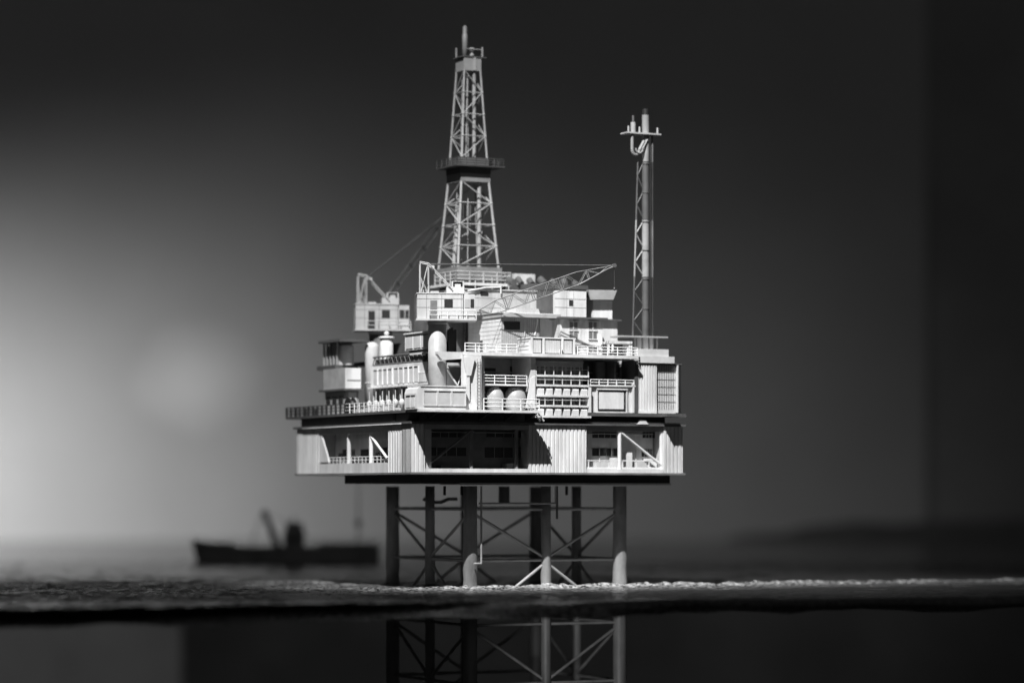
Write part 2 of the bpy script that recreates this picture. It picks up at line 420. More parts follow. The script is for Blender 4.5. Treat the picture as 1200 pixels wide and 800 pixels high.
# roof railings
P.part(railing([(fu(545, -11), -11, RD1), (fu(606, -11), -11, RD1)], 11, 13.2, .65), 'railing', 'rail')
P.part(railing([(fu(677, -11), -11, RD1), (fu(747, -11), -11, RD1)], 10.5, 13.5, .65), 'railing', 'rail')

# =====================================================================
# HOUSINGS ON THE UPPER DECK
# =====================================================================
def panelled(t, u0, u1, v0, v1, z0, z1, side='u', n=3, names='wall_panel', m='siding', inset=(.1, .9), gap=.08):
    pass
va = -31
T = Thing('panelled_housing', 'low white housing with three square panels on the near corner of the upper deck', 'housing', (38, -8, UD1))
ha0, ha1 = fu(488, va), fu(546, va); hz = fz(452.5, ha0, va); hb = UD1+.3
body = MB().prism([(ha0, va, hb), (ha1, va, hb), (ha1, va, hz), (ha0+6, va, hz), (ha0+1.5, va, hz-2.5), (ha0, va, hz-8)], (0, 33, 0))
bd = T.part(body, 'wall', 'white')
T.part(MB().box(ha0+5, ha1+1, va-1, 5, hz+.05, hz+1.5), 'roof', 'white')
for (a, b) in ((497, 511.5), (513.5, 528), (530, 545)):
    ua, ub = fu(a, va), fu(b, va); z0, z1 = hb+4.5, hz-5
    p = T.part(MB().box(ua, ub, va-.5, va-.05, z0, z1), 'panel', 'lgrey')
    mm = MB(); mm.box(ua-.8, ub+.8, va-1.6, va-.05, z1, z1+.9); mm.box(ua-.8, ua, va-1.3, va-.05, z0, z1); mm.box(ub, ub+.8, va-1.3, va-.05, z0, z1); mm.box(ua-.8, ub+.8, va-1.3, va-.05, z0-.8, z0)
    T.part(mm, 'panel_frame', 'white', p)
for (v0, v1) in ((va+4, va+14), (va+17, va+28)):
    p = T.part(MB().box(ha0-.5, ha0-.05, v0, v1, hb+2, hz-12), 'panel', 'siding')
    T.part(MB().box(ha0-.7, ha0-.05, v0, v1, hz-11.9, hz-10), 'slot', 'black', p)

T = Thing('panelled_module', 'long white module with a row of vertical panels raised on posts along the left side', 'module', (65, 130, UD1))
mv0, mv1 = 45, 218; m0, m1 = 131, 156.5
T.part(MB().box(45, 95, mv0, mv1, m0, m1), 'wall', 'white')
T.part(MB().box(42, 97, mv0-2, mv1+2, m0-2, m0-.05), 'floor_plate', 'white')
for i in range(9):
    v0 = mv1-8-(i+1)*14.4-(4 if i > 3 else 0)
    p = T.part(MB().box(44.5, 44.95, v0, v0+12.2, m0+2.5, m1-6), 'panel', 'lgrey')
    T.part(MB().box(44.2, 44.9, v0, v0+12.2, m1-5.9, m1-4.5), 'vent_slot', 'black', p)
    T.part(MB().box(43.2, 44.95, v0-1.9, v0-.3, m0+2, m1-4), 'rib', 'white', p)
mb = MB(); mb.box(43.6, 44.9, mv0+2, mv0+32, m0+12, m0+13); mb.box(43.8, 44.9, mv0+2, mv0+32, m0+2, m0+11.9)
T.part(mb, 'service_hatch', 'white')
for i in range(8):
    v = mv0+12+i*22; T.part(MB().box(50, 53, v, v+3, UD1+.05, m0-2.05), 'post', 'grey')
for i in range(9):
    v = mv0+8+i*20; T.part(MB().tube((47, v, UD1+.05), (47, v, m0-2.05), .9, 6), 'pipe_post', 'rail')
T.part(MB().box(62, 95, mv0, mv1, UD1+.05, m0-2.1), 'back_wall', 'dgrey')

for i in range(6):
    c = (28+0*i, fv(433+i*7.6, 28), UD1)
    t = Thing('pump_vessel', 'small white pump vessel in the row of six under the panelled module', 'pump', c, group='small pump vessels under the panelled module')
    t.part(MB().lathe((c[0], c[1], c[2]+.05), [(2.6, 0), (2.6, 8), (3.6, 9), (3.6, 13), (2.2, 15), (.9, 16)], 14), 'vessel', 'lgrey')
    t.part(MB().tube((c[0], c[1], UD1+16), (c[0], c[1], UD1+27), .6, 8), 'pipe', 'lgrey')

T = Thing('truss_gantry', 'dark open truss gantry lying on the roof of the long panelled module', 'gantry', (52, 130, 157))
tz0, tz1 = 157.2, 168
mb = MB()
for u in (47, 60):
    for z in (tz0+.8, tz1): mb.bar((u, 42, z), (u, 215, z), 1.5)
    for i in range(14):
        v = 42+i*12.4; mb.bar((u, v, tz0+.8), (u, v+6.2, tz1), .9); mb.bar((u, v+6.2, tz1), (u, v+12.4, tz0+.8), .9)
T.part(mb, 'truss', 'dgrey')
T.part(MB().box(49, 58, 44, 213, tz0+.6, tz1-3), 'pipe_tray', 'black')
T.part(MB().box(43.8, 44.8, 46, 100, tz1-2, tz1), 'top_rail', 'white')

T = Thing('switch_cabinet', 'small box with three pale panels in a white frame beside the tall white crane pedestal', 'cabinet', (60, 80, 168))
b0v, b1v = 48, fv(474.5, 46); c0, c1 = fz(408, 46, 48), fz(389, 46, 48)
T.part(MB().box(46, 80, b0v, b1v, c0, c1), 'wall', 'white')
T.part(MB().box(44.5, 81, b0v-1.5, b1v+1.5, c1+.05, c1+1.6), 'roof', 'siding')
for i in range(3):
    v0 = b0v+2+i*(b1v-b0v-3)/3; p = T.part(MB().box(45.2, 45.9, v0, v0+(b1v-b0v-3)/3-3, c0+2, c1-3), 'panel', 'lgrey')
    T.part(MB().box(45, 45.9, v0, v0+(b1v-b0v-3)/3-3, c1-2.9, c1-1.8), 'slot', 'black', p)
T.part(MB().box(50, 78, b0v+4, b1v-4, 168.3, c0-.05), 'base_frame', 'dgrey')

c = (60, fv(436, 60)); 
T = Thing('domed_tank', 'tall pale tank with a domed top on the left side behind the panelled module', 'tank', (c[0], c[1], UD1))
zt_ = fz(400.5, *c)
R = 8.8
prof = [(R, 0), (R, zt_-UD1-7)] + [(R*math.cos(a), zt_-UD1-7+7*math.sin(a)) for a in (.3, .6, .9, 1.2, 1.45)]
T.part(MB().lathe((*c, UD1+.05), prof, 28), 'shell', 'lgrey')
T.part(MB().lathe((*c, UD1+40), [(R, 0), (R+.5, 0), (R+.5, 1.2), (R, 1.2)], 28), 'band', 'lgrey')
c = (60, fv(453, 60))
T = Thing('capped_vessel', 'short pale cylinder with a wide flat cap and small finial beside the domed tank', 'tank', (c[0], c[1], 157))
z1 = fz(397, *c)
T.part(MB().lathe((*c, 157.1), [(9.2, 0), (8.0, 5), (8.0, z1-157)], 26), 'shell', 'lgrey')
T.part(MB().lathe((*c, z1+.1), [(10, 0), (10, 2), (7, 3.2)], 26), 'cap', 'lgrey')
T.part(MB().lathe((*c, z1+3.4), [(2, 0), (3.2, 2.5), (3.0, 4.5), (1, 6.3)], 16), 'finial', 'lgrey')

# far left end blocks
T = Thing('lattice_shelter', 'grey open shelter with a flat dark roof on posts at the far left end', 'shelter', (30, 330, 140))
va_, vb_ = fv(394, 20), fv(379, 20)
zb_ = fz(429, 20, vb_); zr = fz(403, 20, vb_)
T.part(MB().box(12, 50, fv(398, 12), fv(373, 12), zr, zr+3), 'roof', 'dgrey')
for i in range(5):
    v = va_+(vb_-va_)*i/4; T.part(MB().box(20, 22, v-1.2, v+1.2, zb_, zr-.05), 'post', 'grey')
T.part(MB().box(28, 44, va_+4, vb_+10, zb_, zr-.05), 'wall', 'grey')
fw = MB().tube((33, va_-1, zb_), (33, va_-1, zr-4), 10, 18); T.part(fw, 'round_housing', 'lgrey')
T.part(MB().box(16, 48, va_-6, vb_+12, zb_-5, zb_-.05), 'floor_plate', 'dgrey')
T = Thing('grey_block_house', 'grey boxy deckhouse with a front face coloured as lit on the far left of the upper deck', 'deckhouse', (30, 300, UD1))
v0_, v1_ = fv(405, 15), fv(379, 15)
ue = fu(423, v0_)
zf = fz(455, 15, v0_)
T.part(MB().box(15, ue-1, v0_+1, v1_, zf+.05, zb_-5.1), 'wall', 'grey')
T.part(MB().box(11, ue+2, v0_-4, v1_+6, zf-2.5, zf), 'floor_plate', 'dgrey')
T.part(MB().box(14.6, ue, v0_, v0_+.95, zf+.2, zb_-5.2), 'lit_front', 'siding')  # paler colour stands in for light on the front face
T.part(MB().box(17, ue-1, v0_-.6, v0_-.05, zf+10, zf+11.3), 'band', 'grey')
T.part(MB().box(16, ue-2, v0_+3, v1_-3, UD1+.05, zf-2.6), 'lower_wall', 'grey')
T.part(MB().box(20, ue-5, v0_+2.2, v0_+2.95, UD1+8, zf-4), 'lit_lower_front', 'siding')  # lower front coloured paler too, as if lit
for i in range(3):
    va2 = v0_+10+i*20; T.part(MB().box(15.2, 15.9, va2, va2+13, UD1+14, UD1+23), 'window', 'glass')
cc = LP(409, 472, 4)
T = Thing('cable_reel', 'dark round cable reel standing behind the left railing', 'reel', (cc[0], cc[1], UD1))
mb = MB().tube((cc[0]-2, cc[1], UD1+10), (cc[0]-.5, cc[1], UD1+10), 10, 24); mb.tube((cc[0]+4.5, cc[1], UD1+10), (cc[0]+6, cc[1], UD1+10), 10, 24)
T.part(mb, 'flange', 'black'); T.part(MB().tube((cc[0]-.5, cc[1], UD1+10), (cc[0]+4.5, cc[1], UD1+10), 6, 20), 'drum', 'dgrey')

# spherical tanks in the bay
for i, (pc, r, lab) in enumerate(((580, 10.8, 'left and smaller of two pale rounded tanks behind the balcony railing'), (603.5, 13.6, 'right and larger of two pale rounded tanks behind the balcony railing'))):
    v = 4+i*3; u = fu(pc, v)
    T = Thing('round_tank', lab, 'tank', (u, v, UD1), group='round tanks in the front bay')
    top = fz(452.5, u, v)-UD1
    prof = [(r*.75, .05), (r*.93, 3)] + [(r, 6), (r, top*.5)] + [(r*math.cos(a), top*.5+top*.5*math.sin(a)) for a in (.25, .5, .75, 1.0, 1.25, 1.48)]
    T.part(MB().lathe((u, v, UD1), prof, 32), 'shell', 'tank')
    T.part(MB().tube((u, v, UD1+top-.5), (u, v, UD1+top+1.5), 1.6, 12), 'nozzle', 'lgrey')

# =====================================================================
# ROOF HOUSES
# =====================================================================
# white sided house
T = Thing('sided_house', 'white deckhouse with horizontal siding on its left wall and ribbed grey right wall', 'deckhouse', (163, 90, RD1))
TS_ = T; hv = 40; hu0, hu1 = fu(587, hv), fu(632, hv); hv1 = fv(545, hu0); ht = fz(371.5, hu0, hv)
T.part(MB().box(hu0+.6, hu1, hv+5, hv1, RD1+.05, ht), 'core_wall', 'grey')
mb = MB(); n = 9
for i in range(n):
    z = RD1+.1+(ht-RD1-.2)*i/n; hh = (ht-RD1-.2)/n; mb.prism([(hu0, hv, z), (hu0+.5, hv, z+hh-.5), (hu0+.5, hv1, z+hh-.5), (hu0, hv1, z)], (.0, 0, .45)); mb.hexa([(hu0-.32, hv, z), (hu0+.5, hv, z), (hu0+.5, hv1, z), (hu0-.32, hv1, z), (hu0-.1, hv, z+hh-.5), (hu0+.5, hv, z+hh-.5), (hu0+.5, hv1, z+hh-.5), (hu0-.1, hv1, z+hh-.5)])
T.part(mb, 'siding_wall', 'white')
T.part(MB().rib_u(hu0+.6, hu1, hv, RD1+.1, ht-.1, 2.6, .7), 'ribbed_wall', 'grey')
T.part(MB().box(fu(590.5, hv), fu(609, hv), hv-.7, hv-.1, fz(386, hu0, hv), fz(376.5, hu0, hv)), 'window', 'glass')
vd = fv(564.5, hu0)
T.part(MB().box(hu0-1.2, hu0-.65, vd-4, vd+3, RD1+.1, RD1+20), 'door', 'dgrey')
vd = fv(547.5, hu0)
T.part(MB().box(hu0-1.2, hu0-.65, vd-3.5, vd+3.5, RD1+.1, ht-.2), 'drain_pipe', 'black')
T.part(MB().box(hu0-1.5, fu(657, 30), hv-11, hv1, ht+.05, ht+4.5), 'roof', 'grey')
T.part(MB().box(hu0-2.5, fu(650, 30), hv-10, hv1, ht+4.55, ht+5.2), 'roof_sheet', 'white')
# louvre canopy on the roof
T = Thing('louvre_rack', 'low rack of slanted white louvres on the flat roof under the crane boom', 'rack', (190, 40, ht+5))
lz = ht+5.3; la, lb = fu(603, 34), fu(632, 34)
for i in range(6):
    u = la+(lb-la)*i/6; T.part(MB().prism([(u, 32, lz), (u+5.5, 32, lz), (u+3.5, 32, lz+5.5), (u+.8, 32, lz+5.5)], (0, 22, 0)), 'louvre', 'lgrey')
T.part(MB().box(la-2, lb+8, 54, 56, lz, lz+7), 'back_board', 'grey')
T.part(MB().box(lb+1, lb+8, 33, 50, lz, lz+4), 'end_box', 'dgrey')
u = fu(525.5, 24)
T = Thing('pipe_stack', 'dark leaning bundle of pipes just right of the tall white crane pedestal', 'pipes', (u, 24, RD1))
for i in range(5):
    uu = u+i*2.6; T.part(MB().box(uu, uu+2.1, 24+i, 27+i, RD1+.05, fz(386-(i*7) % 5+i*.6, u, 24)), 'pipe', 'black')
T.part(MB().box(u-1, u+13.5, 30, 33, RD1+.05, RD1+14), 'stand', 'dgrey')
T.part(MB().box(u+15, u+32, 8, 24, RD1+.05, RD1+2.2), 'skid', 'mgrey')
# recessed pale wall house + three storey block
T = Thing('plain_white_house', 'small plain white deckhouse between the ribbed wall and the windowed block', 'deckhouse', (205, 70, RD1))
p0, p1 = fu(632.5, 48), fu(656, 48)
T.part(MB().box(p0, p1, 48, 110, RD1+.05, fz(373.5, p0, 48)), 'wall', 'siding')
T.part(MB().box(fu(651, 47), fu(655, 47), 45, 47.9, RD1+.05, fz(374, p0, 48)), 'corner_pipe', 'grey')
T.part(MB().tube(FP(630, 374, 40), FP(626, 398, 40), .9, 8), 'drain_pipe', 'white')
T = Thing('windowed_block', 'weathered white block with two columns of small square windows above the roof railing', 'deckhouse', (240, 50, RD1))
TB_ = T; w0, w1 = fu(657, 26), fu(706, 26); wt = fz(373.5, w0, 26)
wl = T.part(MB().box(w0, w1, 26, 110, RD1+.05, wt), 'wall', 'mottled')
for (a, b) in ((667.5, 676.5), (690, 699)):
    for (y0, y1) in ((377, 386), (388, 397), (406, 413.5)):
        ua, ub = fu(a, 26), fu(b, 26); z0, z1 = fz(y1, ua, 26), fz(y0, ua, 26)
        w = T.part(MB().box(ua, ub, 25.4, 25.95, z0, z1), 'window', 'mgrey')
        mm = MB().box(ua-.8, ub+.8, 24.6, 25.95, z1, z1+.9); mm.box(ua-.8, ub+.8, 24.4, 25.95, z0-.9, z0); mm.box((ua+ub)/2-.3, (ua+ub)/2+.3, 25, 25.38, z0, z1)
        T.part(mm, 'frame', 'siding', w)
T.part(MB().box(w0-4, fu(712, 20), 19, 112, wt+.05, wt+2.4), 'roof', 'dgrey')
T = Thing('shaded_annexe', 'narrow grey annexe with a dark roof at the right end of the windowed block', 'deckhouse', (290, 60, RD1))
x0, x1 = fu(707, 56), fu(723.5, 56); xt = fz(376, x0, 56)
T.part(MB().box(x0-12, x1, 56, 110, RD1+.05, xt), 'wall', 'siding')
T.part(MB().box(x0-12, x1+3, 50, 112, xt+.05, xt+2), 'roof', 'dgrey')
# upper level
T = Thing('upper_white_house', 'long white upper deckhouse with two tiny windows behind the crane boom', 'deckhouse', (200, 110, ht+5))
y0 = 85; a0, a1 = fu(545, y0), fu(650, y0); at_ = fz(339, a0, y0); ab = ht+5.25
TH_ = T; a0_h, a1_h, y0_h, ab_h = a0, a1, y0, ab
T.part(MB().box(a0, a1, y0, 140, ab, at_), 'wall', 'cab')
for (px) in (633.5, 640):
    ua = fu(px, y0); T.part(MB().box(ua-1.4, ua+1.4, y0-.6, y0-.05, fz(355, ua, y0), fz(346, ua, y0)), 'window', 'grey')
T.part(MB().box(fu(563, y0), fu(572, y0), y0-.7, y0-.05, fz(346.5, 150, y0), fz(342.5, 150, y0)), 'vent', 'black')
mb = MB()
for t in range(1, 7): u = a0+(a1-a0)*t/7; mb.box(u-.22, u+.22, y0-.25, y0-.02, ab, at_)
for t in (.3, .68): z = ab+(at_-ab)*t; mb.box(a0, a1, y0-.3, y0-.02, z-.22, z+.22)
T.part(mb, 'panel_joint', 'grey')
for px, h in ((552, 9), (578, 6), (592, 12), (607, 8)):
    u = fu(px, y0-6); T.part(MB().box(u-3, u+3.5, y0-9, y0-.5, ab, ab+h), 'roof_locker', 'lgrey')
T.part(MB().path([FP(548, 341, y0-3), FP(568, 337, y0-3), FP(587, 336.5, y0-3), FP(587, 344, y0-3)], 1.0, 8), 'roof_pipe', 'rail')
T.part(MB().box(a0-1, a1, y0-2, 142, at_+.05, at_+1.2), 'roof', 'lgrey')
T = Thing('panel_cube_house', 'square white deckhouse with a grid of panel joints and one small central window', 'deckhouse', (230, 60, ht+5))
y0 = 40; q0, q1 = fu(650, y0), fu(687, y0); qt = fz(338, q0, y0); qb = wt+2.5
T.part(MB().box(q0, q1, y0, 84, qb, qt), 'wall', 'siding')
mb = MB()
for t in (.38, .6): u = q0+(q1-q0)*t; mb.box(u-.25, u+.25, y0-.25, y0-.05, qb, qt)
for t in (.36, .66): z = qb+(qt-qb)*t; mb.box(q0, q1, y0-.3, y0-.05, z-.25, z+.25)
T.part(mb, 'panel_joint', 'grey')
u = fu(669, y0); T.part(MB().box(u-2.8, u+2.8, y0-.6, y0-.31, fz(358, u, y0), fz(351.5, u, y0)), 'window', 'glass')
T.part(MB().box(q0-4.5, q0-.1, y0+4, 80, qb, qt-3), 'corner_shaft', 'dgrey')
T.part(MB().box(q0-2, q1+1, y0-1.5, 86, qt+.05, qt+2), 'roof', 'dgrey')
mb = MB()
for i in range(14):
    u = q0-8+random.random()*44; v = 48+random.random()*28; h = 2+random.random()*5; w = 2+random.random()*5
    mb.box(u, u+w, v, v+w, qt+2.05, qt+2.05+h)
T.part(mb, 'roof_clutter', 'dgrey')
T = Thing('roof_tray_box', 'white box under an overhanging grey tray at the right end of the roof', 'deckhouse', (280, 60, wt+3))
y0 = 52; r0, r1 = fu(695, y0), fu(717.5, y0); rb = wt+2.5; rt = fz(351.5, r0, y0)
T.part(MB().box(r0, r1, y0, 90, rb, rt), 'wall', 'siding')
T.part(MB().prism([FP(692, 351, y0-8), FP(719, 351, y0-8), FP(723, 340, y0-8), FP(690, 339.5, y0-8)], (0, 46, 0)), 'tray', 'grey')
T.part(MB().tube((fu(691.5, 46), 46, fz(345, 260, 46)), (fu(691.5, 46), 84, fz(345, 260, 46)), 4.3, 18), 'drum', 'black')

# small pipework and antennas on the roofs and walls
def extra(t, pts, r, name, m): t.part(MB().path(pts, r, 6), name, m)
for i in range(4):
    u = a0_h+8+i*23; extra(TH_, [(u, 120, at_+1.2), (u, 120, at_+9+5*((i*7) % 3))], .45, 'antenna', 'lgrey')
extra(TH_, [(a0_h+4, y0_h-1.2, ab_h+4), (a1_h-4, y0_h-1.2, ab_h+4)], .55, 'conduit', 'grey')
extra(TB_, [(w0+1, 25, RD1+14), (w1-1, 25, RD1+14)], .5, 'conduit', 'lgrey')
extra(TB_, [(w0+17, 25.2, RD1+.1), (w0+17, 25.2, wt)], .55, 'conduit', 'grey')
for i in range(3):
    u = w0+6+i*17; TB_.part(MB().lathe((u, 60, wt+2.5), [(1.6, 0), (1.6, 4), (2.6, 4.5), (.6, 6)], 12), 'roof_vent', 'lgrey')
extra(TS_, [(hu0+4, hv-.9, RD1+4), (hu1-2, hv-.9, RD1+4)], .5, 'conduit', 'lgrey')
extra(TS_, [(hu0+32, hv-.9, RD1+4), (hu0+32, hv-.9, ht-1)], .5, 'conduit', 'lgrey')
for (x0_, x1_, v_, z_) in ((b0, b1, 44, mz+16), (b0, b1, 44, mz-6), (h0, h1, 38, pt+16), (g0, g1, 7, RD0-4), (u3+4, u4-4, 20.5, ZT-9), (u1+4, u2-4, 20.5, ZT-9)):
    P.part(MB().tube((x0_, v_, z_), (x1_, v_, z_), .8, 8), 'pipe', 'grey')
for i in range(5):
    u_ = u3+12+i*17; P.part(MB().tube((u_, 20, ZB+4), (u_, 20, ZB+20+9*(i % 3)), .7, 6), 'pipe', 'lgrey')
for i in range(6):
    v_ = l1+8+i*15; P.part(MB().tube((18, v_, ZB+.1), (18, v_, ZB+17+6*(i % 3)), .9, 6), 'pipe', 'lgrey')
P.part(railing([(6, l1+1, ZB+12), (6, l2-1, ZB+12)], 8, 11, .6, 2), 'railing', 'lgrey')
for i in range(7):
    v_ = 60+i*17; P.part(MB().box(8, 14, v_, v_+7, UD1+.05, UD1+4+3*((i*5) % 3)), 'deck_locker', 'grey' if i % 2 else 'lgrey')
P.part(MB().path([(6, 45, UD1+2), (6, 250, UD1+2)], .8, 6), 'deck_pipe', 'lgrey')

# cargo container
T = Thing('cargo_container', 'white cargo container with three ribbed panels standing on the front edge of the roof deck', 'container', (160, 10, RD1))
y0 = -8; a, b = fu(621.5, y0), fu(673.5, y0); zt2 = fz(395, a, y0); vl = fv(607, a)
T.part(MB().box(a, b, y0, vl, RD1+.1, zt2-1.2), 'wall', 'white')
T.part(MB().box(a-1, b+1, y0-1.6, vl+1, zt2-1.15, zt2+.3), 'roof', 'white')
for (p, q_) in ((624.5, 634), (639, 656.5), (660.5, 670)):
    ua, ub = fu(p, y0), fu(q_, y0); T.part(MB().rib_u(ua, ub, y0-.5, RD1+1.5, zt2-2.6, 2.2, .3, .45), 'panel', 'lgrey')
    T.part(MB().box(ua-2.2, ub+1.6, y0-.12, y0-.03, RD1+.6, zt2-1.6), 'panel_shadow', 'black')  # black strips stand in for the shadow beside each panel

mb = MB()
for p in (622.6, 636.5, 658.5, 672.2): u = fu(p, y0); mb.box(u-1.3, u+1.3, y0-1.7, y0-.05, RD1+.2, zt2-1.2)
T.part(mb, 'frame_post', 'white')
mb = MB()
for t in (.28, .5, .78): z = RD1+(zt2-RD1)*t; mb.box(a-.4, a-.05, y0+4, vl-3, z-.3, z+.3)
T.part(mb, 'side_seam', 'grey')
# tiny standing figures/valves
u = fu(655, -9)
for i, dx in enumerate((0, 4)):
    T = Thing('gas_bottle', ('pale' if i == 0 else 'dark')+' small gas bottle standing in front of the cargo container', 'gas bottle', (u+dx, -9.2, RD1))
    T.part(MB().lathe((u+dx, -10.6, RD1+.35), [(.7, 0), (.7, 4), (.3, 5)], 8), 'bottle', 'white' if i == 0 else 'black')
u = fu(718, -6)
T = Thing('valve_tree', 'small white valve stack with black hand wheels behind the roof railing', 'valve', (u, -6, RD1))
T.part(MB().lathe((u, -6, RD1+.1), [(2, 0), (1.4, 3), (2.2, 5), (1.2, 7), (1.6, 11), (.6, 14)], 12), 'stem', 'white')
T.part(MB().tube((u-4, -7.5, RD1+3), (u+4, -7.5, RD1+3), 1.5, 10).tube((u+3.6, -6, RD1+8), (u+3.6, -6, RD1+11), 1, 8), 'hand_wheel', 'black')
T.part(MB().tube((u-5, -6, RD1), (u-5, -6, RD1+11), 1, 8), 'pipe', 'white')
T = Thing('pipe_shelter', 'small pale shelter roof over pipes beside the mast plinth', 'shelter', (300, 10, RD1))
T.part(MB().box(fu(714, 2), fu(741, 2), 2, 24, fz(403, 300, 2), fz(400, 300, 2)), 'roof', 'siding')
T.part(MB().box(fu(716, 20), fu(740, 20), 20, 23, RD1+.05, fz(403.2, 300, 2)), 'back_wall', 'dgrey')
T.part(MB().box(fu(737, 3), fu(741, 3), 3, 19, RD1+.05, fz(403.2, 300, 2)), 'end_wall', 'siding')

# clutter behind, around the derrick base
T = Thing('mud_tank_block', 'dark block of mud tanks and pipes below the derrick platform', 'tank block', (200, 180, RD1))
T.part(MB().box(115, 215, 142.5, 240, RD1+.05, 250), 'wall', 'dgrey')
T.part(MB().box(216, 300, 120, 230, RD1+.05, fz(333, 250, 120)), 'wall', 'dgrey')
for i in range(7):
    u = 200+i*16; z = fz(333, 250, 130)
    T.part(MB().tube((u, 128+random.random()*20, z), (u, 150, z+3+random.random()*5), 3+random.random()*2, 10), 'pipe_end', 'dgrey')
u = fu(603, 160); T.part(MB().box(u, fu(627, 160), 160, 180, fz(333, u, 160), fz(320.5, u, 160)), 'vent_box', 'lgrey')
T = Thing('rear_plant_block', 'grey plant block behind the left crane at the back of the deck', 'plant block', (130, 300, UD1))
T.part(MB().box(106, 200, 200, 320, UD1+.05, 190), 'wall', 'dgrey')
T.part(MB().box(98, 113, 44, 196, UD1+.05, 168), 'side_wall', 'grey')

# =====================================================================
# DERRICK
# =====================================================================
dc = (162, 180)
T = Thing('drilling_derrick', 'tall pale lattice drilling derrick with a dark railed platform half way up', 'derrick', (dc[0], dc[1], 258))
zpl = fz(331, 135, 145)
T.part(MB().box(dc[0]-26, dc[0]+30, dc[1]-26, dc[1]+30, 250.1, zpl-3.1), 'substructure', 'black')
T.part(MB().box(dc[0]-36, dc[0]+42, dc[1]-38, dc[1]+38, zpl-3, zpl), 'base_platform', 'lgrey')
k = dc[0]-35; k2_ = dc[0]+41; kv = dc[1]-37
T.part(railing([(k, kv+60, zpl), (k, kv, zpl), (k2_, kv, zpl), (k2_, kv+60, zpl)], 14, 17, 1.2), 'railing', 'derrick')
ZD0 = fz(312, 135, 152)
T.part(MB().box(dc[0]-30, dc[0]+32, dc[1]-30, dc[1]+32, zpl+.05, ZD0), 'base_skirt', 'mgrey')
ZD1 = fz(212, 145, 162); ZD2 = fz(184, 145, 163); ZD3 = fz(82, 150, 170)
def corner(i, z):
    if z <= ZD1: h = 28+(19.0-28)*(z-ZD0)/(ZD1-ZD0)
    else: h = 17.3+(11.2-17.3)*(z-ZD2)/(ZD3-ZD2)
    su, sv = ((-1, -1), (1, -1), (1, 1), (-1, 1))[i]
    return (dc[0]+su*h, dc[1]+sv*h, z)
for i in range(4):
    mb = MB().tube(corner(i, ZD0), corner(i, ZD1), 1.7, 8); mb.tube(corner(i, ZD2), corner(i, ZD3), 1.4, 8)
    T.part(mb, 'leg', 'derrick')
for (za, zb_2, n, r) in ((ZD0, ZD1, 4, .85), (ZD2, ZD3, 4, .7)):
    for kf in range(n):
        z0 = zb_2+(za-zb_2)*kf/n; z1 = zb_2+(za-zb_2)*(kf+1)/n
        for i in range(4):
            j = (i+1) % 4
            if kf < n-1: T.part(MB().tube(corner(i, z1), corner(j, z1), r, 6), 'brace', 'derrick')
            a, b = (i, j) if i % 2 == 0 else (j, i)
            q_ = MB().tube(corner(a, z0), corner(b, z1), r, 6) if kf % 2 == 0 else MB().tube(corner(b, z0), corner(a, z1), r, 6)
            T.part(q_, 'brace', 'derrick')
            if kf < n-1 and i < 4: T.part(MB().lathe(corner(i, z1-1.2), [(1.9 if za == ZD0 else 1.6, 0), (2.2 if za == ZD0 else 1.8, 1.2), (1.9 if za == ZD0 else 1.6, 2.4)], 8), 'joint', 'derrick')
for (x_, y_, x2, y2) in ((-6, -10, -4, -7), (14, 2, 9, 1), (-14, 12, -8, 8)):
    T.part(MB().tube((dc[0]+x_, dc[1]+y_, ZD0), (dc[0]+x2, dc[1]+y2, ZD1), .7, 6), 'guide_rail', 'derrick')
    T.part(MB().tube((dc[0]+x2*.9, dc[1]+y2*.9, ZD2), (dc[0]+x2*.7, dc[1]+y2*.7, ZD3), .6, 6), 'guide_rail', 'derrick')
T.part(MB().tube((dc[0]+8, dc[1]-14, ZD0), (dc[0]+8, dc[1]-14, ZD1), 2.6, 12), 'drill_pipe', 'derrick')
T.part(MB().tube((dc[0]-22, dc[1]-2, ZD0), (dc[0]-14, dc[1]-2, ZD1-40), 2.6, 12), 'mud_pipe', 'derrick')
T.part(MB().tube((dc[0]-8, dc[1]-8, ZD2), (dc[0]-4, dc[1]-6, ZD3), 1.5, 8).tube((dc[0]+4, dc[1]-8, ZD2), (dc[0]+4, dc[1]-8, ZD3), 2.3, 10), 'drill_pipe', 'derrick')
mb = MB()
for dx in (0, 5): mb.bar((dc[0]-20+dx, dc[1]+6, ZD0), (dc[0]-12+dx, dc[1]+6, ZD1), .8)
for i in range(24):
    f = i/24; mb.bar((dc[0]-20+8*f, dc[1]+6, ZD0+(ZD1-ZD0)*f), (dc[0]-15+8*f, dc[1]+6, ZD0+(ZD1-ZD0)*(f+.03)), .8)
T.part(mb, 'ladder', 'derrick')
T.part(MB().box(dc[0]-7, dc[0]+1, dc[1]-5, dc[1]+1, ZD1-55, ZD1-28), 'travelling_block', 'dgrey')
zc1 = fz(203, 145, 162); zp = fz(195.5, 145, 162)
T.part(MB().box(dc[0]-20.5, dc[0]+20.5, dc[1]-20.5, dc[1]+20.5, ZD1-.5, zc1), 'collar', 'mgrey')
T.part(MB().box(dc[0]-21, dc[0]+21, dc[1]-21, dc[1]+21, zc1+.05, zp-.05), 'skirt', 'band')
T.part(MB().box(dc[0]-31, dc[0]+36, dc[1]-30, dc[1]+30, zp, zp+2), 'monkey_board', 'band')
T.part(railing([(dc[0]-30, dc[1]+29, zp+2), (dc[0]-30, dc[1]-29, zp+2), (dc[0]+35, dc[1]-29, zp+2), (dc[0]+35, dc[1]+29, zp+2)], 9, 13, .7), 'railing', 'band')
T.part(MB().box(dc[0]-19, dc[0]+19, dc[1]-19, dc[1]+19, zp+2.05, ZD2), 'wind_wall', 'dgrey')
zc = fz(67, 150, 170)
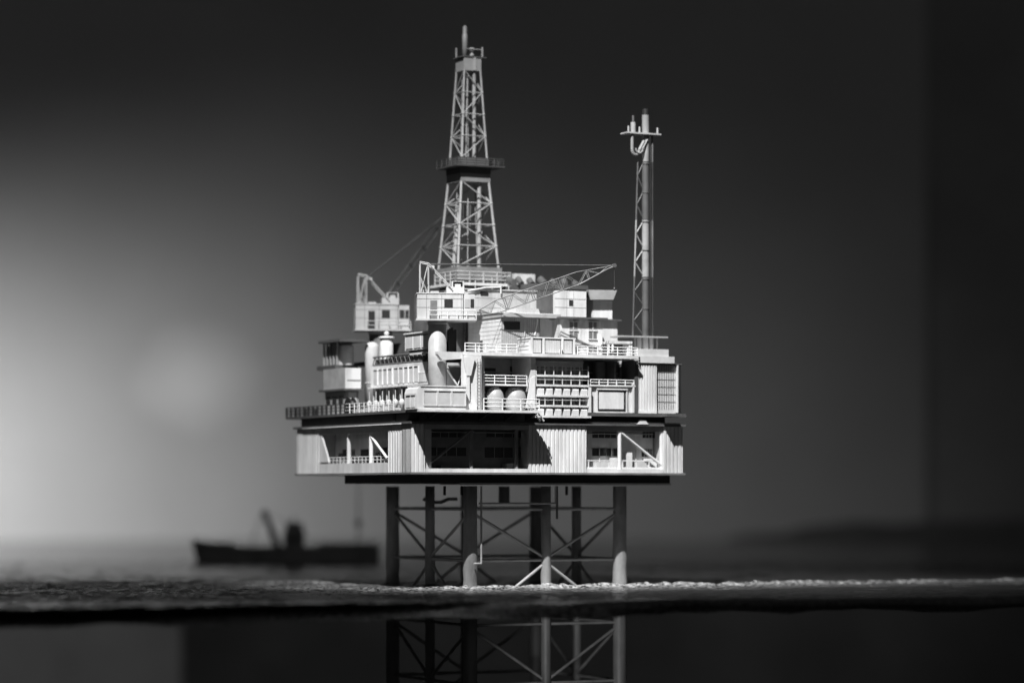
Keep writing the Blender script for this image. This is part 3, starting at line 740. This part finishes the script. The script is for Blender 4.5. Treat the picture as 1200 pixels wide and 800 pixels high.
T.part(MB().box(dc[0]-12, dc[0]+12, dc[1]-12, dc[1]+12, ZD3-.5, zc), 'crown_block', 'derrick')
T.part(MB().box(dc[0]+1, dc[0]+4.5, dc[1]-13, dc[1]-12.05, ZD3, zc), 'crown_strap', 'grey')
T.part(MB().box(dc[0]-15, dc[0]+19, dc[1]-13, dc[1]+13, zc+.05, zc+1.4), 'crown_platform', 'dgrey')
for (u, v) in ((-12, 10), (14, -11)):
    T.part(MB().tube((dc[0]+u, dc[1]+v, zc+1.4), (dc[0]+u, dc[1]+v, zc+14), 1.3, 8), 'post', 'derrick')
T.part(MB().tube((dc[0]-8, dc[1]-11, zc+10.5), (dc[0]+14, dc[1]-11, zc+10.5), .7, 6), 'crossbar', 'derrick')
T.part(MB().lathe((dc[0]+1, dc[1]-8, zc+1.5), [(3, 0), (3, 3), (1.5, 3.5), (1.5, 6), (3, 6.5), (2.8, 11)], 14), 'sheave', 'derrick')
tp = fz(29, 150, 175)
T.part(MB().lathe((dc[0]-3, dc[1]+4, zc+1.5), [(3.4, 0), (3.4, (tp-zc)*.7), (2.7, (tp-zc)*.72), (2.9, (tp-zc)*.92), (1.5, tp-zc-1)], 16), 'mast_top', 'derrick')

# =====================================================================
# FLARE MAST
# =====================================================================
fvv = 26; fuu = fu(756.5, fvv)
T = Thing('flare_mast', 'slender flare mast with pale and dark painted bands rising from the right end', 'mast', (fuu, fvv, mz2))
def fzz(y): return fz(y, fuu, fvv)
bz = fzz(396)
T.part(MB().box(fu(727, 14), fu(783, 14), 14, 40, bz, bz+1.8), 'base_plate', 'grey')
for (px, r) in ((749, 3), (756, 4), (763, 3), (770, 1.2), (744, 1.2)):
    u = fu(px, 26); T.part(MB().tube((u, 26, mz2+.05), (u, 26, bz-.05), r, 12), 'support_pipe', 'white' if r > 1.5 else 'lgrey')
ys = [396, 325, 258, 190, 135, 128]
ms = ['band', 'white', 'band', 'white', 'black']
for i in range(5):
    za, zb3 = fzz(ys[i])+(.5 if i else 2), fzz(ys[i+1])
    m_ = {'white': 'mastpaint', 'band': 'dgrey'}.get(ms[i], ms[i])
    T.part(MB().tube((fuu, fvv, za), (fuu, fvv, zb3), 4.4, 18), 'mast_tube', m_)
    if i < 4:
        uu = fu(764.2, fvv); zb4 = min(zb3, fzz(158)); T.part(MB().tube((uu, fvv, za), (uu, fvv, zb4), 1.4, 8), 'side_pipe', m_)
        uu = fu(761.8, 20); T.part(MB().tube((uu, 20, za), (uu, 20, zb4), .6, 6), 'ladder_rail', 'black')
    if i < 3:
        def lu(z):
            f = (z-bz)/(fzz(190)-bz); return fu(741.5+(747.5-741.5)*f, fvv)
        T.part(MB().tube((lu(za), fvv, za), (lu(zb3), fvv, zb3), 1.15, 8), 'lattice_leg', m_)
        n = 2
        for k_ in range(n):
            z0 = za+(zb3-za)*k_/n; z1 = za+(zb3-za)*(k_+1)/n; zm = (z0+z1)/2
            T.part(MB().tube((lu(zm), fvv, zm), (fuu-3.5, fvv, z0+2), .9, 6), 'brace', m_)
            T.part(MB().tube((lu(zm), fvv, zm), (fuu-3.5, fvv, z1-2), .9, 6), 'brace', m_)
            T.part(MB().lathe((fuu, fvv, z1-3), [(5.1, 0), (5.3, .6), (5.1, 1.2)], 18), 'clamp', 'dgrey')
pz_ = fzz(157.5)
T.part(MB().box(fu(734.5, 18), fu(775, 18), 18, 34, pz_-1, pz_+.8), 'top_platform', 'grey')
for px in (736.5, 749.5, 770.5): u = fu(px, 20); T.part(MB().tube((u, 20, pz_+.8), (u, 20, pz_+8), 1.3, 8), 'post', 'grey')
u = fu(742, 22); u2_ = fu(750, 22); 
T.part(MB().tube((u, 22, pz_+.8), (u, 22, fzz(145)), 3.2, 14), 'vent_pipe', 'grey')
T.part(MB().tube((u, 22, fzz(145)+.1), (u, 22, fzz(137)), 1.6, 12), 'vent_tip', 'dgrey')
pts = [(u-1.5, 22, pz_-1)]
for i in range(9):
    a = math.pi+math.pi*i/8; pts.append((u+3.5+5*math.cos(a), 22, fzz(177)+6*math.sin(a)))
pts.append((fuu-4, 23, fzz(166)))
T.part(MB().path(pts, 2.0, 10), 'bend_pipe', 'pipe_grey')
pts = [(p_[0]+4, p_[1]-2, p_[2]+(2 if i else 0)) for i, p_ in enumerate(pts)][1:]
T.part(MB().path(pts, 1.1, 8), 'bend_pipe', 'pipe_grey')

# =====================================================================
# CRANES (own yaw: x' along the cabin's long side)
# =====================================================================
def crane(center, zb, yaw, L, H, label, cabx0, boom, ped, m, k=1.0, lace=1.0, chord=1.0):
    c = world((center[0], center[1], 0))/S
    T = Thing('pedestal_crane', label, 'crane', center, group='deck cranes', yaw=yaw, abs_world=(c.x, c.y, zb)); T.e.scale = (k, k, k)
    x0, x1 = cabx0; W2 = 15
    # floor, cabin
    T.part(MB().box(x0-1.5, x1+2, -W2-5, W2+4, -2, 0), 'platform', m)
    cab = T.part(MB().box(x0, x1-14, -W2, W2, .05, H), 'cabin', m)
    T.part(MB().box(x1-13, x1, -W2+.8, W2-1, .05, H-.3), 'operator_cab', m)
    mb = MB()
    for xx in (x0+11, x0+29, x1-16): mb.box(xx-.2, xx+.2, -W2-.2, -W2-.02, .2, H)
    for zz in (H*.46, H*.8): mb.box(x0, x1-14, -W2-.25, -W2-.02, zz-.15, zz+.15)
    T.part(mb, 'panel_seam', 'dgrey', cab)
    T.part(MB().box(x0+15.5, x0+23.5, -W2-.6, -W2-.05, .5, H*.74), 'door', 'mgrey' if k == 1 else 'glass', cab)
    w = T.part(MB().box(x0+32, x0+42, -W2-.6, -W2-.05, H*.46, H*.78), 'window', 'glass', cab)
    for (a, b, mm) in ((x1-12, x1-6, 'grey' if k == 1 else 'glass'), (x1-5, x1-.8, 'glass')):
        T.part(MB().box(a, b, -W2+.2, -W2+.75, H*.46, H*.8), 'window', mm)
    T.part(MB().box(x0-.8, x1-13, -W2-.8, W2+.8, H+.05, H+1.4), 'roof', m)
    # machinery box on roof
    T.part(MB().box(x1-33, x1-12, -8, 10, H+1.45, H+9), 'winch_house', m)
    mb = MB(); a0 = x1-26; a1 = x1-13
    for xx in (a0, a1):
        mb.box(xx-.8, xx+.8, -7, 8, H+9.05, H+15)
    mb.box(a0, a1, 7, 8, H+9.05, H+15); mb.box(a0-.5, a1+.5, -7, 8, H+15.05, H+15.8); mb.box(a0+3, a1-3, -5, 3, H+9.05, H+13)
    T.part(mb, 'exhaust_cowl', m)
    # gantry A-frame
    gt = H+38; mb = MB()
    for yy in (-10, 10):
        sh_ = 0
        mb.bar((x0+4, yy, H+1.4), (x0+4, yy, gt), 1.05); mb.bar((x0+14, yy, H+1.4), (x0+14, yy, gt-2), .85); mb.bar((x0+4, yy, gt), (x0+14, yy, gt-2), 1.05)
        mb.bar((x0+14, yy, gt-2), (x0+42, yy, H+6), 1.1)
        mb.bar((x0+4, yy, H+20), (x0+13, yy, H+1.4), .7); mb.bar((x0+5, yy, H+2), (x0+13, yy, gt-4), .7)
    mb.bar((x0+4, -10, gt), (x0+4, 10, gt), 1.1); mb.bar((x0+14, -10, gt-2), (x0+14, 10, gt-2), 1.1); mb.tube((x0+19, -10, gt-6), (x0+19, 10, gt-6), 2.0, 12)
    T.part(mb, 'gantry', m)
    T.part(MB().tube((x0+8, -2, H+1.4), (x0+8, -2, H+6), 1, 8).box(x0+16, x0+26, -5, 4, H+1.45, H+4), 'winch', 'grey')
    T.part(railing([(x0+14, -W2-4, 0), (x1+1.5, -W2-4, 0)], H*.34, 12, .6, 2), 'railing', 'rail' if k == 1 else m)
    # pedestal
    r, z0, pm, px, py = ped
    T.part(MB().lathe((px, py, (z0-zb)/k+.05), [(r, 0), (r, -2.2-(z0-zb)/k)], 40), 'pedestal', pm)
    T.part(MB().lathe((px, py, -6), [(r+1, 0), (r+1, 3.8)], 36), 'slew_ring', 'grey')
    # boom
    (A, B, wd, hh, n, bmat) = boom
    A = Vector(A); B = Vector(B); d = B-A; dn = d.normalized(); sx = dn.cross(Vector((0, 0, 1))).normalized(); up = sx.cross(dn).normalized()
    def bp(f, i, j):
        g = 1.0
        if f > .72: g = max(.12, (1-f)/.28)
        elif f < .12: g = .45+.55*f/.12
        return A+d*f+sx*(wd*.5*i*g)+up*(hh*.5*j*g)
    mb = MB()
    fs = [0, .06, .12]+[.12+.6*k/9 for k in range(1, 10)]+[.8, .88, .95, 1]
    for i in (-1, 1):
        for j in (-1, 1):
            for f0, f1 in zip(fs, fs[1:]): mb.bar(bp(f0, i, j), bp(f1, i, j), .85*chord)
    for k in range(len(fs)-1):
        f0, f1 = fs[k], fs[k+1]
        for i in (-1, 1):
            s_ = 1 if k % 2 else -1
            mb.bar(bp(f0, i, -s_), bp(f1, i, s_), .55*lace)
            if k % 3 == 0: mb.bar(bp(f0, i, -1), bp(f0, i, 1), .8)
        for j in (-1, 1):
            s_ = 1 if k % 2 else -1
            mb.bar(bp(f0, -s_, j), bp(f1, s_, j), .5*lace)
    bo = T.part(mb, 'boom', bmat)
    T.part(MB().tube(B-sx*2.2, B+sx*2.2, 2.4, 12), 'sheave', 'dgrey', bo)
    mb = MB()
    for yy in (-6, 6): mb.tube((x0+17, yy, gt-2), B+sx*(yy*.2), .22 if k == 1 else .6, 5)
    T.part(mb, 'pendant_cable', 'dgrey')
    T.part(MB().tube(B, B-Vector((0, 0, 26)), .22, 5).lathe(tuple(B-Vector((0, 0, 30))), [(.6, 0), (1.3, 2), (.6, 4)], 8), 'hook', 'dgrey')
    return T
# crane 1: centre of pedestal
c1 = (fu(512.5, 14), 14)
zb1 = fz(374.5, *c1); yaw1 = math.radians(4)
s1_ = sc(*c1)
def loc(px, py, cen, zb, yaw, dy, k=1.0):
    # point in crane frame at local depth dy
    c = world((cen[0], cen[1], 0))/S
    D = D0+c.y+dy; X = (px-600)*D/D0-c.x; Z = (EYE-py)*D/D0-zb
    return ((X*math.cos(yaw)+dy*math.sin(yaw))/k, (dy*math.cos(yaw)-X*math.sin(yaw))/k, Z/k)
A = loc(563, 366, c1, zb1, yaw1, 10); B = loc(720, 311, c1, zb1, yaw1, 40)
crane(c1, zb1, yaw1, 66, 29.5, 'bright white front crane with its lattice boom raised to the right', (-24.5, 43.5), (A, B, 12, 15, 9, 'boom'), (10.8, UD1, 'pedestal', 0, 0), 'cab')
c2 = (85, fv(446, 85)); k2c = sc(*c2)/1.052
zb2 = fz(386.5, *c2); yaw2 = math.radians(8)
A = loc(452, 352, c2, zb2, yaw2, 20, k2c); B = loc(527, 248, c2, zb2, yaw2, 110, k2c)
crane(c2, zb2, yaw2, 66, 30, 'dimmer rear crane on the left with its dark boom raised behind the derrick', (-32, 34), (A, B, 2.2, 8, 9, 'black'), (14, UD1, 'dgrey', 0, 0), 'dimcab', k2c, .3, .85)  # dark cab and pedestal colours stand in for dim light and shadow

# =====================================================================
# SHIP far behind
# =====================================================================
SD = 4790.0; k = SD/D0
def wp(px, py, D): return ((px-600)*D/D0, D-D0, (EYE-py)*D/D0)
sx0 = wp(222, 657, SD)[0]; sx1 = wp(444, 657, SD)[0]
T = Thing('cargo_ship', 'dark low cargo ship lying on the sea far behind the platform legs on the left', 'ship', None, yaw=0, abs_world=((sx0+sx1)/2, SD-D0+25, SEA))
Ls = (sx1-sx0); hl = Ls/2
mb = MB()
sec = []
for i in range(25):
    f = i/24; x = -hl+Ls*f
    w = 26*min(1, (f*4+.02))**.6*min(1, (1-f)*6+.35)**.5
    top = 27+13*max(0, 1-f*3.6)**1.3+2*max(0, (f-.8)*4)
    xb = x+ (10*(1-f*6) if f < .166 else 0)
    sec.append([(x, -w, top), (xb, -w*.86, -3), (xb, w*.86, -3), (x, w, top)])
b = 0
for s_ in sec: mb.v += s_
for i in range(24):
    for j in range(3): mb.face([i*4+j, i*4+j+1, i*4+4+j+1, i*4+4+j])
    mb.face([i*4+3, i*4, i*4+4, i*4+7])
mb.face([0, 1, 2, 3]); mb.face([96, 97, 98, 99][::-1])
T.part(mb, 'hull', 'ship')
mb = MB().box(-hl*.93, -hl*.55, -14, 14, 27, 34); T.part(mb, 'forecastle', 'ship')
def sx(px): return wp(px, 600, SD)[0]-(sx0+sx1)/2
def sz(py): return (EYE-py)*k-SEA
cb = T.part(MB().box(sx(332), sx(355), -16, 16, 22, sz(622)).box(sx(331), sx(357), -18, 18, sz(628), sz(626)).box(sx(334), sx(353), -12, 12, sz(622), sz(612)), 'wheelhouse', 'ship')
for i in range(3): T.part(MB().box(sx(337+i*5), sx(340.5+i*5), -16.6, -16.05, sz(634), sz(630)), 'window', 'glass', cb)
T.part(MB().tube((sx(343), 0, sz(614.5)), (sx(343), 0, sz(603)), 1.2, 8), 'mast', 'grey')
T.part(MB().tube((sx(326), 0, 22), (sx(307), 0, sz(598)), 6.4, 10, 4.6), 'derrick_boom', 'dgrey')
T.part(MB().tube((sx(306), 0, sz(599)), (sx(290), 0, 24), .9, 8).tube((sx(306), 0, sz(599)), (sx(342), 0, sz(614)), .7, 8), 'stay_wire', 'grey')
T.part(MB().tube((sx(419), 0, 22), (sx(419), 0, sz(560)), 1.8, 8, .9).lathe((sx(419), 0, sz(616)), [(4, 0), (6, 4), (4, 10)], 12), 'rear_mast', 'grey')
T.part(MB().box(sx(360), sx(436), -17, 17, 22, sz(642)), 'hatch_cover', 'grey')
T.part(MB().box(sx(372), sx(440), -8, 8, sz(642), sz(636)), 'stern_house', 'lgrey')
mb = MB()
for i in range(16): x = -hl+14+i*(Ls-28)/15; mb.bar((x, -24, 30), (x, -24, 38), 1)
T.part(mb, 'bulwark_post', 'dgrey')

# =====================================================================
# SETTING
# =====================================================================
BD = 7150.0           # backdrop distance from the camera
def setting(o): o['kind'] = 'structure'; return o
# --- sea: sheet with waves ---
def sea_material():
    m = bpy.data.materials.new('resin_sea'); m.use_nodes = True; nt = m.node_tree; N = nt.nodes; L = nt.links
    b = N['Principled BSDF']
    tc = N.new('ShaderNodeTexCoord')
    at = N.new('ShaderNodeAttribute'); at.attribute_name = 'foam_light'
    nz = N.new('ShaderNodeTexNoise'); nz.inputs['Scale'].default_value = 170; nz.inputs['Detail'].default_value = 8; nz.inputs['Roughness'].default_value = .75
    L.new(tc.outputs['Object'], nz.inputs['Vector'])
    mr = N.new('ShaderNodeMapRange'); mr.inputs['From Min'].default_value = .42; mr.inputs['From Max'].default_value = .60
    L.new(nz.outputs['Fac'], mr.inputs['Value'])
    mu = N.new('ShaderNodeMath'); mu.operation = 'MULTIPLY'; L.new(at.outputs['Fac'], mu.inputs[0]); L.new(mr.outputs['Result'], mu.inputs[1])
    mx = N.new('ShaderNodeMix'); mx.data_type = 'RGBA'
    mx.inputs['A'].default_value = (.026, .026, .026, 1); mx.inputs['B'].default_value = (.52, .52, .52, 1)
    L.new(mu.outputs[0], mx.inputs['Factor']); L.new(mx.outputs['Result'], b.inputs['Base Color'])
    mr2 = N.new('ShaderNodeMapRange'); mr2.inputs['To Min'].default_value = .14; mr2.inputs['To Max'].default_value = .8
    L.new(mu.outputs[0], mr2.inputs['Value']); L.new(mr2.outputs['Result'], b.inputs['Roughness'])
    b.inputs['IOR'].default_value = 1.6
    n2 = N.new('ShaderNodeTexNoise'); n2.inputs['Scale'].default_value = 60; n2.inputs['Detail'].default_value = 5
    mp = N.new('ShaderNodeMapping'); mp.inputs['Scale'].default_value = (.45, 1, 1); L.new(tc.outputs['Object'], mp.inputs['Vector']); L.new(mp.outputs['Vector'], n2.inputs['Vector'])
    bp = N.new('ShaderNodeBump'); bp.inputs['Strength'].default_value = .4; bp.inputs['Distance'].default_value = .006
    L.new(n2.outputs['Fac'], bp.inputs['Height']); L.new(bp.outputs['Normal'], b.inputs['Normal'])
    return m
def ridge_y(X): return 84+(X+50)*.505
def axis(segs):
    out = []
    for a, b, st in segs:
        n = max(1, round((b-a)/st)); out += [a+(b-a)*i/n for i in range(n)]
    out.append(segs[-1][1]); return out
XS = axis([(-2600, -900, 40), (-900, 1000, 4.0), (1000, 2600, 40)])
YF = -290
YS = axis([(YF, 480, 3.4), (480, 750, 6), (750, 1500, 14), (1500, BD-D0, 60)])
verts = []; foam_light = []
for yg in YS:
    for x in XS:
        y = yg+.45*max(-1000, min(900, x))*max(0, 1-(yg-YF)/1700)
        p = Vector((x*.012, y*.017, 0))
        h = noise.noise(p)*1.3+noise.noise(p*2.7+Vector((3, 1, 0)))*.9
        q = noise.noise(Vector((x*.06, y*.075, 2)))
        q2 = noise.noise(Vector((x*.03, y*.05, 8)))
        q3 = noise.noise(Vector((x*.14, y*.14, 4)))
        h += q*1.2+q3*.6-max(0, q2-.1)*4.5
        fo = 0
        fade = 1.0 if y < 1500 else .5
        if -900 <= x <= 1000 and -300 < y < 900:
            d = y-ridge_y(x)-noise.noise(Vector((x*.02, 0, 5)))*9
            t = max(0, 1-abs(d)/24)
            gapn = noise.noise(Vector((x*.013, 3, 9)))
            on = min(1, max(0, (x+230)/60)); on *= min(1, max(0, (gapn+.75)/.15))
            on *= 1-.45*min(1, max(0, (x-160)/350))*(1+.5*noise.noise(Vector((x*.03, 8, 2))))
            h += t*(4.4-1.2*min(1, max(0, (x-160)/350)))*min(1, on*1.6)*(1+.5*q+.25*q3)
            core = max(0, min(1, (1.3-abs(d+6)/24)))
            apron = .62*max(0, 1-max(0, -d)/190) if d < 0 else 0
            fo = max(core, apron)*on  # strip of light painted as a pale band on the ridge foam
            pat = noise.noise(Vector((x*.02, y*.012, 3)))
            if y < 420: fo = max(fo, max(0, .62+.6*pat)*min(1, max(0, (20-x)/260)))  # left sea paled in colour to imitate the backdrop's reflected light
            for u in LU:
                for v in LV:
                    if (u, v) == (209, 174): continue
                    w_ = world((u, v, 0))/S; rr = math.hypot(x-w_.x, y-w_.y)
                    if rr < 15: h += (15-rr)*.28; 
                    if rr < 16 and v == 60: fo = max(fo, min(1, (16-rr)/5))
        verts.append((x*S, y*S, (SEA+h*fade)*S)); foam_light.append(fo)
nx, ny = len(XS), len(YS)
faces = [(j*nx+i, j*nx+i+1, (j+1)*nx+i+1, (j+1)*nx+i) for j in range(ny-1) for i in range(nx-1)]
# rounded, uneven front lip and underside so that the sheet has thickness
nb = len(verts)
LIP = ((7, -2.5), (12, -7), (16, -12), (18, -16))
for dy, dz in LIP:
    for i, x in enumerate(XS):
        t = noise.noise(Vector((x*.007, 7, 1)))*1.0+noise.noise(Vector((x*.03, 2, 1+dz*.1)))*.5
        yy = noise.noise(Vector((x*.006, 1, 6)))*40+.45*max(-1000, min(900, x))
        verts.append((x*S, (YF-dy*(2.2+t)+yy*(abs(dz)/16))*S, (SEA+dz*(1+.28*t))*S)); foam_light.append(max(0, .5+.15*t))  # lip coloured paler so that it looks faintly lit
rows = [list(range(nx))]+[[nb+r*nx+i for i in range(nx)] for r in range(len(LIP))]
for r0_, r1_ in zip(rows, rows[1:]):
    faces += [(r0_[i+1], r0_[i], r1_[i], r1_[i+1]) for i in range(nx-1)]
nb = rows[-1][0]
nc = len(verts)
verts += [(XS[0]*S, (BD-D0)*S, (SEA-10)*S), (XS[-1]*S, (BD-D0)*S, (SEA-10)*S)]; foam_light += [0, 0]
faces.append(tuple([nb+i for i in range(nx)]+[nc+1, nc]))
me = bpy.data.meshes.new('sea'); me.from_pydata(verts, [], faces); me.update()
for p in me.polygons: p.use_smooth = True
at = me.attributes.new('foam_light', 'FLOAT', 'POINT'); at.data.foreach_set('value', foam_light)
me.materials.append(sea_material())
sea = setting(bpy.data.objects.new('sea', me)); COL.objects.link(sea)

# --- painted sky backdrop (folds towards the viewer at the right) ---
def sky_material():
    m = bpy.data.materials.new('painted_sky'); m.use_nodes = True; nt = m.node_tree; N = nt.nodes; L = nt.links
    b = N['Principled BSDF']; b.inputs['Roughness'].default_value = .9
    tc = N.new('ShaderNodeTexCoord'); nz = N.new('ShaderNodeTexNoise'); nz.inputs['Scale'].default_value = 2.2; nz.inputs['Detail'].default_value = 4
    L.new(tc.outputs['Object'], nz.inputs['Vector'])
    rp = N.new('ShaderNodeValToRGB'); e = rp.color_ramp.elements
    e[0].position = .3; e[0].color = (.50, .50, .50, 1); e[1].position = .75; e[1].color = (.58, .58, .58, 1)
    L.new(nz.outputs['Fac'], rp.inputs['Fac'])
    # one pale cloud-shaped patch low on the left
    mp = N.new('ShaderNodeMapping'); mp.vector_type = 'POINT'
    cx, cz = (252-600)*BD/D0*S, (EYE-425)*BD/D0*S
    mp.inputs['Location'].default_value = (-cx*6.2, 0, -cz*7.0); mp.inputs['Scale'].default_value = (6.2, 0, 7.0)
    n3 = N.new('ShaderNodeTexNoise'); n3.inputs['Scale'].default_value = 5; L.new(tc.outputs['Object'], n3.inputs['Vector'])
    ad = N.new('ShaderNodeVectorMath'); ad.operation = 'MULTIPLY_ADD'; ad.inputs[1].default_value = (.5, 0, .5)
    L.new(tc.outputs['Object'], mp.inputs['Vector']); L.new(n3.outputs['Color'], ad.inputs[0]); L.new(mp.outputs['Vector'], ad.inputs[2])
    ln = N.new('ShaderNodeVectorMath'); ln.operation = 'LENGTH'; L.new(ad.outputs['Vector'], ln.inputs[0])
    mr = N.new('ShaderNodeMapRange'); mr.inputs['From Min'].default_value = .25; mr.inputs['From Max'].default_value = 1.05; mr.inputs['To Min'].default_value = .85; mr.inputs['To Max'].default_value = 0
    L.new(ln.outputs['Value'], mr.inputs['Value'])
    mx = N.new('ShaderNodeMix'); mx.data_type = 'RGBA'; mx.inputs['B'].default_value = (.86, .86, .86, 1)
    L.new(mr.outputs['Result'], mx.inputs['Factor']); L.new(rp.outputs['Color'], mx.inputs['A']); L.new(mx.outputs['Result'], b.inputs['Base Color'])
    return m
M['sky'] = sky_material()
yb = BD-D0; xc = (1085-600)*BD/D0
mb = MB().box(-3000, xc, yb, yb+20, SEA-12, 2400)
sky = setting(mb.build('sky', 'sky'))
M['wall'] = mat('grey_case_side', .36, .85, .1, 3)
o = MB().box(xc+.1, 3200, yb+8, yb+28, SEA-12, 2400).build('case_wall', 'wall')
o['label'] = 'darker grey case wall beyond the right edge of the painted sky'; o['category'] = 'wall'
# low hills in relief in front of the backdrop
pts = []
for i in range(40):
    f = i/39; x = (850-600)*BD/D0+f*560
    h = 3+min(1, f*2.2)*34+noise.noise(Vector((f*6, 0, 0)))*10+f*8
    pts.append((x, yb-60, SEA+h))
poly = [(pts[0][0], yb-60, SEA-5)]+pts+[(pts[-1][0], yb-60, SEA-5)]
M['hill'] = mat('painted_hill', .18, .8, .25, 8)
hills = setting(MB().prism(poly, (0, 55, 0)).build('hills', 'hill'))
pts = []
for i in range(40):
    f = i/39; x = (850-600)*BD/D0+560+f*900
    pts.append((x, yb-58, SEA+46+noise.noise(Vector((6+f*9, 0, 0)))*10+6*math.sin(f*3)))
poly = [(pts[0][0], yb-58, SEA-5)]+pts+[(pts[-1][0], yb-58, SEA-5)]
setting(MB().prism(poly, (0, 52, 0)).build('hills', 'hill'))
# under the sea sheet
M['deep'] = mat('dark_case_wall', .22, .8, .2, 3)
M['pale_panel'] = mat('grey_case_panel', .30, .7, .15, 4)
setting(MB().box(-3000, 3000, yb-40, yb-20, -1400, SEA-14).build('sea_floor_wall', 'deep'))
setting(MB().box(-3000, 3000, -600, yb-41, -540, -505).build('seabed', 'deep'))
PD = 6300; xe = (212-600)*PD/D0
o = MB().box(-2900, xe, PD-D0, PD-D0+20, -504, SEA-14).build('case_panel', 'pale_panel')
o['label'] = 'grey panel standing under the sea sheet at the lower left'; o['category'] = 'panel'

# =====================================================================
# LIGHT
# =====================================================================
w = bpy.data.worlds.new('World'); scene.world = w; w.use_nodes = True
w.node_tree.nodes['Background'].inputs['Color'].default_value = (1, 1, 1, 1)
w.node_tree.nodes['Background'].inputs['Strength'].default_value = .028

def spot(name, loc, tgt, power, size, blend, radius, scale=(1, 1, 1)):
    l = bpy.data.lights.new(name, 'SPOT'); l.energy = power; l.spot_size = math.radians(size); l.spot_blend = blend; l.shadow_soft_size = radius
    o = bpy.data.objects.new(name, l); COL.objects.link(o)
    o.location = loc; o.rotation_euler = (Vector(tgt)-Vector(loc)).to_track_quat('-Z', 'Y').to_euler(); o.scale = scale
    return o
kd = Vector((.6*CU-.6*SU, .6*SU+.6*CU, -1)).normalized()
tg = world((300, 30, 130))
spot('key_lamp', tg-kd*3.2, tg, 1060, 16.5, .9, .012, (1.25, 1, 1))
spot('backdrop_lamp', (-1.75, yb*S-.95, -.02), (-1.45, yb*S, -.16), 52, 114, 1.0, .05, (1.3, .88, 1))
spot('low_wall_fill', (.35, yb*S-1.25, .0), (.2, yb*S, -.25), 2.8, 112, 1.0, .05)  # unseen fill added to brighten the lower middle of the backdrop
spot('left_lamp', (-2.3, -1.7, .95), tuple(world((0, 170, 150))), 8, 8.5, 1, .10)
spot('under_fill', (-.12, -.62, -.26), tuple(world((290, 60, -190))), 7.5, 19, .8, .03)  # added fill, replaces key light that the opaque sheet blocks from the legs
spot('deep_fill', (.25, 1.3, -.32), (-.35, yb*S, -.50), 8, 92, 1, .05)  # added fill so the wall under the opaque sheet is not black
spot('panel_fill', (-2.0, 2.0, -.2), (-1.45, 2.88, -.33), 7, 110, 1, .05)  # unseen fill added to brighten the lower left panel

# =====================================================================
# CAMERA
# =====================================================================
cam = bpy.data.cameras.new('camera'); co = bpy.data.objects.new('camera', cam); COL.objects.link(co)
co.location = (0, -D0*S, 0); co.rotation_euler = (math.radians(90), 0, 0)
cam.sensor_width = 36; cam.lens = 36*D0/1200
cam.shift_y = (EYE-400)/1200
cam.clip_start = .05; cam.clip_end = 100
cam.dof.use_dof = True; cam.dof.focus_distance = (D0+55)*S
cam.dof.aperture_fstop = cam.lens/50.0
scene.camera = co
scene.view_settings.view_transform = 'Standard'; scene.view_settings.look = 'None'
scene.view_settings.exposure = 0; scene.view_settings.gamma = 1
